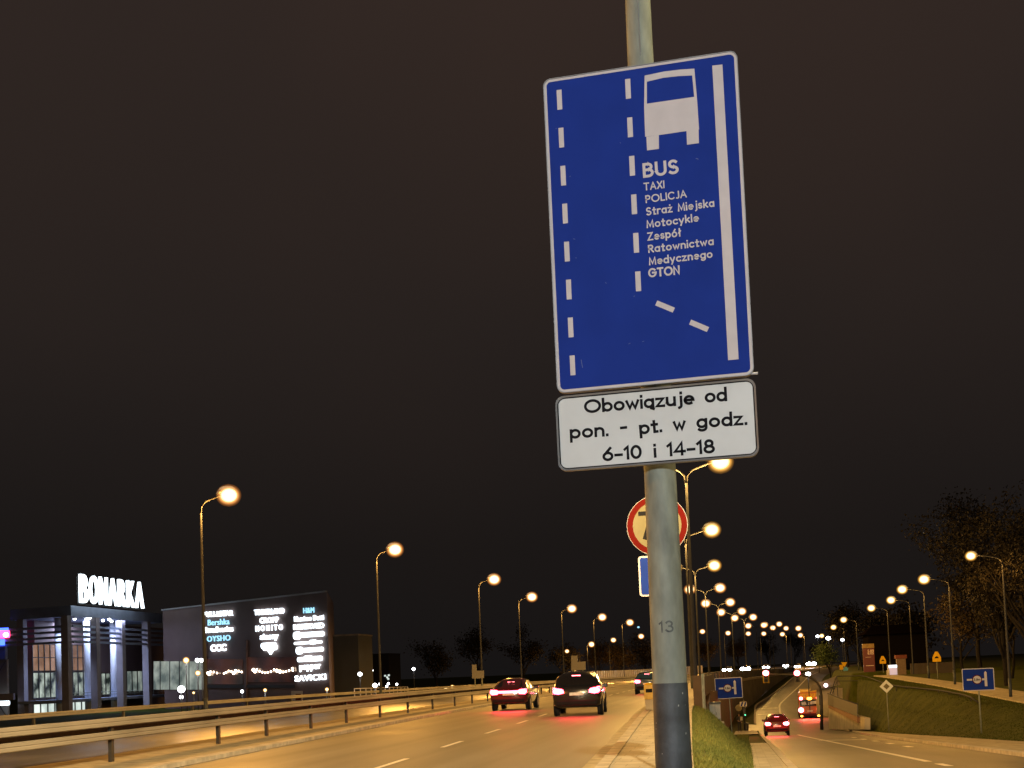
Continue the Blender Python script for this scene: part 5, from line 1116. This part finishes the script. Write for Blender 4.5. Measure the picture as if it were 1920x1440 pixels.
def shop_sign(text, x0, x1, y0, y1, mt, lab, bold=.03, blob=None, ys=None):
    """lit letters fixed to the hall wall between photo pixels x0..x1 (top y0, foot y1 at the left end)"""
    sl_ = -.062
    a = onw(x0, y1, .3); b = onw(x1, y1+sl_*(x1-x0), .3); c = onw(x0, y0, .3); W_ = (b-a).length; H_ = c.z-a.z
    t = thing('shop_sign', lab, 'sign', a, math.atan2(dr.y, dr.x), 'lit shop names on the hall wall')
    up_ = (b.z-a.z)/W_
    if text:
        vs, fs = font_text(text, 1.0, bold*.5, .08, 1.0, 1.08); xs = [v[0] for v in vs]; zz_ = [v[2] for v in vs]
        vs = [((x-min(xs))/(max(xs)-min(xs))*W_, y*1.0, (z-min(zz_))/(max(zz_)-min(zz_))*H_) for x, y, z in vs]
        vs = [(x, y, z+x*up_) for x, y, z in vs]; mb = MB(); mb.add(vs, fs); mb.build('letters', M[mt], t)
    if blob:
        k = MB(); n_ = 0
        for (u0, u1, v0, v1) in blob:
            P = rrect(u0*W_, u1*W_, v0*H_, v1*H_, min((u1-u0)*W_, (v1-v0)*H_)*.46); k.add([(x, -.1-.02*n_, z+x*up_) for x, z in P]+[(x, .06, z+x*up_) for x, z in P], [list(range(len(P)))]+[(i, len(P)+i, len(P)+(i+1) % len(P), (i+1) % len(P)) for i in range(len(P))]); n_ += 1
        k.build('light_box', M[mt], t)
    return t
q_ = lambda x, y: (370+x/12, 1120+y/12)
shop_sign('PULL&BEAR', 382, 437, 1147.5, 1157.5, 'led', 'topmost lit name of the column of shop names nearest the entrance', .035)
shop_sign('Bershka', 390, 430, 1162, 1173, 'led_d', 'dim cyan lit name second from the top of the column nearest the entrance', .0)
shop_sign('Stradivarius', 384, 437, 1176, 1187, 'led', 'script style lit name in the middle of the column nearest the entrance', .008)
shop_sign('OYSHO', 388.5, 432, 1193, 1203.5, 'led_d', 'dim round lettered name above the lowest sign nearest the entrance', .01)
shop_sign('CCC', 395, 424, 1209, 1222, 'led', 'short heavy lit name at the foot of the column nearest the entrance', .08)
shop_sign('TIMBERLAND', 477, 533, 1143.5, 1153.5, 'led', 'topmost long lit name of the middle column of shop names', .05)
shop_sign('CROPP', 487, 522.5, 1158.5, 1169, 'led', 'second lit name from the top of the middle column', .06)
shop_sign('M O H I T O', 479.5, 530, 1173.5, 1184, 'led', 'widely spaced lit letters in the middle of the middle column', .05)
shop_sign('sinsay', 488, 522, 1189, 1203, 'led', 'small lettered lit name above the speech bubble sign', .06)
t = shop_sign(None, 490, 520, 1206, 1221, 'led', 'white lit speech bubble shaped shop sign at the foot of the middle column', blob=[(0, .95, .30, 1.0), (.12, 1.0, .05, .75)])
a_ = onw(501, 1219, .35); b_ = onw(512, 1218, .35); c_ = onw(506, 1227.5, .35); mb = MB(); vs = [v-t.location for v in (a_, c_, b_)]; vs = [Matrix.Rotation(-t.rotation_euler.z, 3, 'Z') @ v for v in vs]
mb.add([tuple(v) for v in vs]+[(v.x, v.y+.3, v.z) for v in vs], [(0, 1, 2), (0, 3, 4, 1), (1, 4, 5, 2), (2, 5, 3, 0)]); mb.build('bubble_tip', M['led'], t)
shop_sign('H&M', 569, 589, 1140, 1150, 'led_d', 'small dim cyan lettered sign at the top of the column at the hall corner', .0)
shop_sign('Massimo Dutti', 552, 607, 1156, 1165.5, 'led', 'second lit name from the top of the column at the hall corner', .015)
shop_sign('RESERVED', 550.5, 607.5, 1171, 1181, 'led', 'wide bold lit name above the first light box in the corner column', .05)
shop_sign(None, 550.5, 608, 1185, 1199.5, 'led', 'long lit sign with a large round emblem at its left, upper of two', blob=[(0, .24, 0, 1.0), (.12, 1.0, .22, .86)])
shop_sign(None, 552, 604, 1202, 1210, 'led', 'thin low lit sign between the two signs with round emblems', blob=[(0, 1.0, .12, .72), (.56, .80, 0, 1.0)])
shop_sign(None, 555.5, 606.5, 1213.5, 1227, 'led', 'long lit sign with a large round emblem at its left, lower of two', blob=[(0, .25, 0, 1.0), (.12, 1.0, .20, .80)])
shop_sign(None, 558, 604.5, 1230.5, 1242, 'led', 'lit block sign with raised middle in the lower part of the corner column', blob=[(0, 1.0, .05, .80), (.28, .60, .2, 1.0), (.6, 1.0, .02, .82)])
shop_sign('pepper', 562, 601.5, 1247.5, 1260, 'led', 'lower case lit name just above the lowest name of the corner column', .07)
shop_sign('SAVICKI', 553, 611, 1267, 1278, 'led', 'widely spaced lit capitals at the foot of the corner column', .03)
# poster board at the foot of the wall
c = onw(556.5, 1314, 1.2); pbd = thing('poster_board', 'white and red poster board standing before the hall wall', 'billboard', c)
ff = lambda mb: (setattr(mb, 'v', [(x-c.x, y-c.y, z-c.z) for x, y, z in mb.v]), mb)[1]
wall_patch(546, 567, 1295.5, 1314, 'board', mat('poster_white', (.55, .45, .36), .6), 1.2, pbd, ff); wall_patch(554, 564, 1301, 1313, 'red_print', M['red'], 1.24, pbd, ff, th=.02)
mb = MB()
for x in (548, 565): a_ = onw(x, 1313, 1.15); mb.tube([(a_.x, a_.y, a_.z), (a_.x, a_.y, ZG)], .12, 6)
ff(mb).build('legs', M['dark'], pbd)
# lower block right of the hall
lbx = at(626, 1250, 226).x; lbw = at(673, 1250, 226).x-lbx
lb = thing('low_building', 'plain dim grey block standing behind the corner of the hall', 'building', (lbx, 226, ZG))
mb = MB(); mb.box(-11, lbw, 0, 9, 0, 12.6); mb.build('wall', mat('grey_block', (.045, .047, .045), .8, var=.12, scale=.3), lb); mb = MB(); mb.box(-11.1, lbw+.1, -.1, 9.1, 12.6, 12.9); mb.build('parapet', M['concrete_d'], lb)
# lattice wall and neon at the left edge
lw = thing('lattice_wall', 'pale wall covered by crossing dark diagonal wires at the left edge', 'wall', (-131.4, 206.5, ZG))
mb = MB(); mb.obox((-1, .5), (-14, 6), .4, 0, 10.5); mb.build('wall', mat('pale_render', (.30, .28, .28), .7, var=.1, scale=.3), lw)
mb = MB()
for i in range(7):
    for sg in (1, -1):
        t0 = Vector((-1-2*i, .35+.85*i, 10.3 if sg > 0 else 0)); t1 = Vector((-11-2*i, .35+.85*(i+5), 0 if sg > 0 else 10.3)); mb.tube([t0-Vector((0, .4, 0)), t1-Vector((0, .4, 0))], .07, 5)
mb.build('wire_lattice', M['dark'], lw)
mb = MB(); mb.obox((-1, .1), (-20, 8.4), .5, 10.5, 12.8); mb.build('fascia', mall_c, lw)
p_ = at(8, 1190, 205); ne = thing('neon_sign', 'blue and red neon sign cut by the left edge of the picture', 'sign', p_)
mb = MB(); mb.bbox(-2.5, 1.0, .0, .3, -.6, .7, .2); mb.build('red_tube', M['neon_r'], ne); mb = MB(); mb.bbox(-2.8, .7, .05, .35, .75, 1.25, .1); mb.bbox(-2.5, -.1, .05, .35, -1.9, -.75, .1); mb.build('blue_tube', M['neon_b'], ne); mb = MB(); mb.ell((.35, -.06, -.05), .55, .1, .42); mb.build('white_letter', M['neon_w'], ne)
p_ = at(6, 1318.5, 204); ne2 = thing('light_box_sign', 'white lit bar sign low at the left edge under a dark lintel', 'sign', p_)
mb = MB(); mb.bbox(-3, 1.2, 0, .3, -.38, .38, .18); mb.build('light_box', M['led'], ne2); mb = MB(); mb.box(-3, 2.0, .0, .6, .55, 1.7); mb.build('lintel', mall_d, ne2)

# park lamps near the centre
def globe(px, py, Y, lab, r=.42, col='bulb_w', power=0, basepx=None, lc=(1, .95, .85)):
    p_ = at(px, py, Y); t = thing('globe_lamp', lab, 'lamp', (p_.x, Y, ZG), 0, 'small lamps around the shopping centre')
    h = p_.z-ZG
    if h > .6:
        mb = MB(); mb.tube([(0, 0, 0), (0, 0, h-r*.8)], .09, 8); mb.build('pole', M['lampsteel'], t)
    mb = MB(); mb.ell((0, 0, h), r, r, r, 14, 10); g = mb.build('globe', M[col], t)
    if power:
        l = bpy.data.lights.new('globe_light', 'POINT'); l.energy = power; l.color = lc; l.shadow_soft_size = r
        lo = bpy.data.objects.new('globe_light', l); COL.objects.link(lo); lo.parent = t; lo.location = (0, 0, h); g.visible_shadow = False
    return t
G = [(349, 1238, 150, 'tall yellow globe lamp before the pale shop window', .50, 'bulb_y', 900), (371, 1262, 150, 'second yellow globe lamp beside the first tall lamp pole', .42, 'bulb_y', 300), (370, 1238, 152, 'upper left one of two small white globes on the lamp pole', .26, 'bulb_w', 0), (378, 1238, 152, 'upper right one of two small white globes on the lamp pole', .26, 'bulb_w', 0),
     (340, 1292.5, 140, 'large white globe lamp low before the shop window', .42, 'bulb_w', 260), (363, 1299, 150, 'small flat yellow globe just above the guardrail by the lamp pole', .22, 'bulb_y', 0), (340, 1307, 142, 'small white globe under the large white globe', .22, 'bulb_w', 0),
     (454, 1296.5, 170, 'small white globe lamp before the hall under the first strip window', .22, 'bulb_w', 60), (497, 1294, 170, 'yellow globe lamp before the hall under the long bulb string', .33, 'bulb_y', 420), (613, 1292.5, 170, 'yellow globe lamp before the corner of the hall', .33, 'bulb_y', 420),
     (675, 1264, 210, 'white globe lamp at the right edge of the grey block', .36, 'bulb_w', 200), (697.5, 1257, 240, 'small white globe left of the second tall lamp pole', .26, 'bulb_w', 0), (703, 1285, 200, 'white globe lamp against the second tall lamp pole', .36, 'bulb_w', 500), (712, 1282.5, 215, 'tiny white globe right of the second tall lamp pole', .2, 'bulb_w', 0),
     (775.5, 1254.5, 260, 'lone white globe high over the dark trees', .34, 'bulb_w', 60), (836, 1291, 150, 'yellow globe lamp in the pair above the guardrail, left one', .30, 'bulb_y', 60), (848, 1287.5, 160, 'yellow globe lamp in the pair above the guardrail, right one', .30, 'bulb_y', 60), (728, 1282, 250, 'tiny white globe over the deck railing', .24, 'bulb_w', 0), (744, 1283, 260, 'tiny pair of white lights at the right end of the deck railing', .24, 'bulb_w', 0), (725, 1287, 240, 'faint cyan globe over the deck railing', .22, 'bulb_w', 0)]
for g in G: globe(g[0], g[1], g[2], g[3], g[4], g[5], g[6])
# deck with pale railing
p0, p1 = at(665, 1308, 175), at(765, 1300, 240); dk = thing('deck_railing', 'pale metal railing of a parking deck left of the far lamps', 'railing', (p0.x, p0.y, p0.z-1))
mb = MB(); a_ = Vector((0, 0, 1)); b_ = p1-p0+a_
for h in (.1, .7, 1.3): mb.tube([a_+Vector((0, 0, h)), b_+Vector((0, 0, h))], .07, 6)
for i in range(13): q = a_.lerp(b_, i/12); mb.tube([q, q+Vector((0, 0, 1.3))], .08, 6)
mb.build('rail', mat('pale_railing', (.6, .6, .65), .5), dk); mb = MB(); mb.obox((a_.x, a_.y), (b_.x, b_.y), 4, -1.5, .9, -1.5, b_.z-.1); mb.build('deck', M['concrete'], dk)
# far block of flats with a few lit windows
fb = thing('apartment_block', 'dark distant block of flats with a few tiny lit windows', 'building', (P2(715, 420), 420, -3))
mb = MB(); mb.box(-9, 3, 0, 15, 0, 13); mb.build('wall', mat('flat_wall', (.03, .032, .036), .8), fb); mb = MB(); mb.box(-9.1, 3.1, -.1, 15.1, 13, 13.4); mb.build('parapet', M['dark'], fb)
for (px, py) in ((689, 1236), (694, 1236.5), (691, 1258), (690, 1252), (722, 1267), (729, 1266), (726, 1270), (728, 1273)):
    c_ = at(px, py, 419.9); mb = MB(); x_, z_ = c_.x-fb.location.x, c_.z+3; mb.box(x_-.35, x_+.35, -.08, -.02, z_-.3, z_+.3); mb.build('window', glow_w if py < 1260 else lowin, fb)

# ------------------------------------------------------------------ beyond the bank: pylon, kiosk, garden wall
Yp = 150; p0 = at(1620.5, 1270, Yp); p1 = at(1638.5, 1206.5, Yp); pw = p1.x-p0.x; ph = p1.z-ground_z(p0.x, Yp)
py_ = thing('price_pylon', 'tall dark red price pylon with a yellow head behind the lamp posts', 'sign', (p0.x, Yp, ground_z(p0.x, Yp)))
mb = MB(); mb.bbox(0, pw, 0, .35, 0, ph*.84, .03); mb.build('body', mat('pylon_red', (.10, .014, .014), .5), py_)
mb = MB(); mb.bbox(-.02, pw+.02, -.01, .36, ph*.845, ph, .03); mb.build('head', mat('pylon_yellow', (.22, .14, .03), .5, var=.25, scale=3), py_)
mb = MB()
for z, xa in ((.70, .40), (.62, .45)):
    vs, fs = font_text('5.89' if z > .65 else '6.05', .42, .01); mb.add([(x+pw*.68, -.012, zz_+ph*z) for x, y, zz_ in vs], fs)
mb.box(pw*.2, pw*.9, -.013, -.011, ph*.215, ph*.235); mb.box(pw*.2, pw*.7, -.013, -.011, ph*.52, ph*.53); mb.build('price_figures', mat('price_white', (.62, .50, .46), .5), py_)
Yk = 118; p0 = at(1667, 1270, Yk); p1 = at(1682, 1246, Yk); kz = ground_z(p0.x, Yk)
ki = thing('vending_cabinet', 'white glowing vending cabinet by the footpath with pale bollards', 'cabinet', (p0.x, Yk, kz)); kw = p1.x-p0.x; kh = p1.z-kz
mb = MB(); mb.bbox(-.04, kw+.04, 0, .7, 0, kh, .03); mb.build('body', M['cabinet'], ki)
mb = MB(); mb.bbox(.02, kw-.02, -.02, .0, kh*.72, kh*.97, .008); mb.build('light_panel', emit('cabinet_light', (.62, .80, 1), 2.2), ki); mb = MB(); mb.bbox(.02, kw-.02, -.018, .0, .08, kh*.70, .008); mb.build('lit_front', emit('cabinet_front', (.50, .46, .62), .55), ki)
for i, px in enumerate((1664, 1667.5)):
    q = at(px, 1270, Yk-1.0); bo_ = thing('bollard', ('left' if i == 0 else 'right')+' one of two short pale bollards beside the glowing cabinet', 'bollard', (q.x, Yk-1, ground_z(q.x, Yk-1)), 0, 'pale bollards by the cabinet'); mb = MB(); mb.tube([(0, 0, 0), (0, 0, .5), (0, 0, .55)], [.05, .05, .03], 8); mb.build('post', M['white'], bo_)
Yg = 128; x0, x1 = P2(1684, Yg), P2(1790, Yg); gw = thing('garden_wall', 'low dark garden wall with a brick gate pillar behind the bank', 'wall', (x0, Yg, ground_z(x0, Yg)))
z_ = at(1740, 1243, Yg).z-gw.location.z; mb = MB(); mb.box(1.3, x1-x0, 0, .3, -.3, z_); mb.build('wall', mat('dark_wall', (.075, .060, .045), .85, var=.2, scale=.8), gw)
zp = at(1692, 1228, Yg).z-gw.location.z; mb = MB(); mb.bbox(.0, .85, -.2, .5, -.3, zp-.35, .02); mb.build('pillar', mat('pillar_render', (.20, .14, .09), .8, var=.15), gw); mb = MB(); mb.bbox(-.12, .97, -.3, .6, zp-.35, zp, .03); mb.build('pillar_cap', mat('clay_red', (.20, .055, .03), .8), gw)
x2 = P2(1640, 150); lowh = thing('house', 'low dark house with a faint roof edge behind the glowing cabinet', 'house', (x2, 156, ground_z(x2, 156)))
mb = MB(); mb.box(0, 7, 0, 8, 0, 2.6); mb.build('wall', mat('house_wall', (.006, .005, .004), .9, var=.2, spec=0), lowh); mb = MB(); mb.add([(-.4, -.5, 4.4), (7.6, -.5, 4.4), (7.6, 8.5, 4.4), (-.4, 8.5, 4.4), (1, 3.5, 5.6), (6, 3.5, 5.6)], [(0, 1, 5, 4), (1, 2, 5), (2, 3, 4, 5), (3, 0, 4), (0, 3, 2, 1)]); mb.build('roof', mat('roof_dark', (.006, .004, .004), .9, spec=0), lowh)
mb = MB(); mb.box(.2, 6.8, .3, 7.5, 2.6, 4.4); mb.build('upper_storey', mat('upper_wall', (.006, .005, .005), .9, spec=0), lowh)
for (px, py, Y, lab, r) in ((1579.5, 1199.5, 230, 'small warm lamp alone left of the grass bank lamps', .3), (1631.5, 1197, 230, 'faint grey lamp dot beside the red pylon', .18), (1553, 1196.5, 300, 'white lamp above the pale green tree', .55), (1533, 1193, 320, 'small blue white lamp left of the pale green tree', .4), (1515, 1264, 150, 'white lamp ball on a thin post behind the bus', .3), (1197, 1176, 420, 'small dim lamp beside the thick lamp post', .4)):
    p_ = at(px, py, Y); gzv = ground_z(p_.x, Y); t = thing('small_lamp', lab, 'lamp', (p_.x, Y, min(gzv, p_.z-1)), 0, 'small distant lamps'); h = p_.z-t.location.z
    mb = MB(); mb.tube([(0, 0, 0), (0, 0, h)], .06, 6); mb.build('pole', M['dark'] if h > 20 else M['lampsteel'], t); mb = MB(); mb.ell((0, 0, h), r, r, r*.8); mb.build('globe', M['bulb_w'] if 'faint' not in lab and 'dim' not in lab else M['led_d'], t)

# ------------------------------------------------------------------ trees
def tree(label, X, Y, H, mt, leaves, leaf, seed, spread=.5, depth=4, name='tree', group='trees at the roadside', bare=False, zb=None):
    rnd = random.Random(seed); z0 = ground_z(X, Y)-.1 if zb is None else zb; t = thing(name, label, 'tree', (X, Y, z0), 0, group)
    tr = MB(); tips = []
    def grow(p, d, ln, r, lv):
        pts = [p]; n_ = 3; dd = d.copy()
        for i in range(n_):
            dd = (dd+Vector((rnd.uniform(-.16, .16), rnd.uniform(-.16, .16), rnd.uniform(-.02, .10)))).normalized(); pts.append(pts[-1]+dd*ln/n_)
        tr.tube(pts, [r*(1-.5*i/n_) for i in range(n_+1)], 6 if lv < 2 else 4 if lv < 3 else 3, cap=False)
        if lv >= 2: tips.extend(pts[1:])
        if lv < depth:
            for i in range(rnd.randint(2, 4) if lv else 7):
                k = rnd.uniform(.35, 1.0); q = pts[min(n_, int(k*n_)+1 if k > .4 else 1)] if lv else Vector((0, 0, 0)).lerp(pts[-1], rnd.uniform(.3, 1))
                a = rnd.uniform(0, 6.283); s_ = Vector((math.cos(a), math.sin(a), rnd.uniform(.2, .9)))*spread*1.5+dd*.7; grow(q, s_.normalized(), ln*rnd.uniform(.5, .72), r*.5, lv+1)
    grow(Vector((0, 0, 0)), Vector((0, 0, 1)), H*.52, H*.018, 0)
    tr.build('trunk', M['bark'], t)
    cr = MB(); vs = []; fs = []
    for i in range(leaves):
        c = rnd.choice(tips); s_ = leaf*rnd.uniform(.5, 1.4); p_ = c+Vector((rnd.gauss(0, 1), rnd.gauss(0, 1), rnd.gauss(0, .8)))*leaf*2.2
        a = Vector((rnd.gauss(0, 1), rnd.gauss(0, 1), rnd.gauss(0, 1))).normalized(); b = a.cross(Vector((rnd.gauss(0, 1), rnd.gauss(0, 1), rnd.gauss(0, 1)))).normalized(); k = len(vs)
        vs += [p_-a*s_*.6, p_+b*s_*.35, p_+a*s_*.6, p_-b*s_*.35]; fs.append((k, k+1, k+2, k+3))
    if vs: cr.add(vs, fs); cr.build('crown', M[mt], t)
    return t
def tpx(px, Y): return at(px, 1230, Y).x
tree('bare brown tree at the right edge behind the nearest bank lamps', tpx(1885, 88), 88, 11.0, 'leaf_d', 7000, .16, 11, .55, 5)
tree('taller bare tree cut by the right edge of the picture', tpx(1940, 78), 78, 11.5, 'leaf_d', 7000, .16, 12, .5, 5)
tree('bare tree between the second bank lamp and the right edge', tpx(1838, 108), 108, 11.5, 'leaf_d', 6000, .18, 13, .55, 5)
tree('small bushy tree with lit ochre leaves beside the bank lamp', tpx(1805, 112), 112, 7.0, 'leaf_o', 2600, .18, 14, .6, 4)
tree('low bush like tree at the right edge of the bank path', tpx(1895, 100), 100, 6.5, 'leaf_d', 2500, .18, 15, .7, 4)
tree('pale green lit tree beyond the slip road left of the bank', tpx(1556, 265), 265, 7.5, 'leaf_g', 2600, .30, 16, .5, 4)
tree('dark tree to the right of the pale green tree', tpx(1590, 262), 262, 12, 'leaf_d', 3000, .34, 17, .5, 4)
k = 0
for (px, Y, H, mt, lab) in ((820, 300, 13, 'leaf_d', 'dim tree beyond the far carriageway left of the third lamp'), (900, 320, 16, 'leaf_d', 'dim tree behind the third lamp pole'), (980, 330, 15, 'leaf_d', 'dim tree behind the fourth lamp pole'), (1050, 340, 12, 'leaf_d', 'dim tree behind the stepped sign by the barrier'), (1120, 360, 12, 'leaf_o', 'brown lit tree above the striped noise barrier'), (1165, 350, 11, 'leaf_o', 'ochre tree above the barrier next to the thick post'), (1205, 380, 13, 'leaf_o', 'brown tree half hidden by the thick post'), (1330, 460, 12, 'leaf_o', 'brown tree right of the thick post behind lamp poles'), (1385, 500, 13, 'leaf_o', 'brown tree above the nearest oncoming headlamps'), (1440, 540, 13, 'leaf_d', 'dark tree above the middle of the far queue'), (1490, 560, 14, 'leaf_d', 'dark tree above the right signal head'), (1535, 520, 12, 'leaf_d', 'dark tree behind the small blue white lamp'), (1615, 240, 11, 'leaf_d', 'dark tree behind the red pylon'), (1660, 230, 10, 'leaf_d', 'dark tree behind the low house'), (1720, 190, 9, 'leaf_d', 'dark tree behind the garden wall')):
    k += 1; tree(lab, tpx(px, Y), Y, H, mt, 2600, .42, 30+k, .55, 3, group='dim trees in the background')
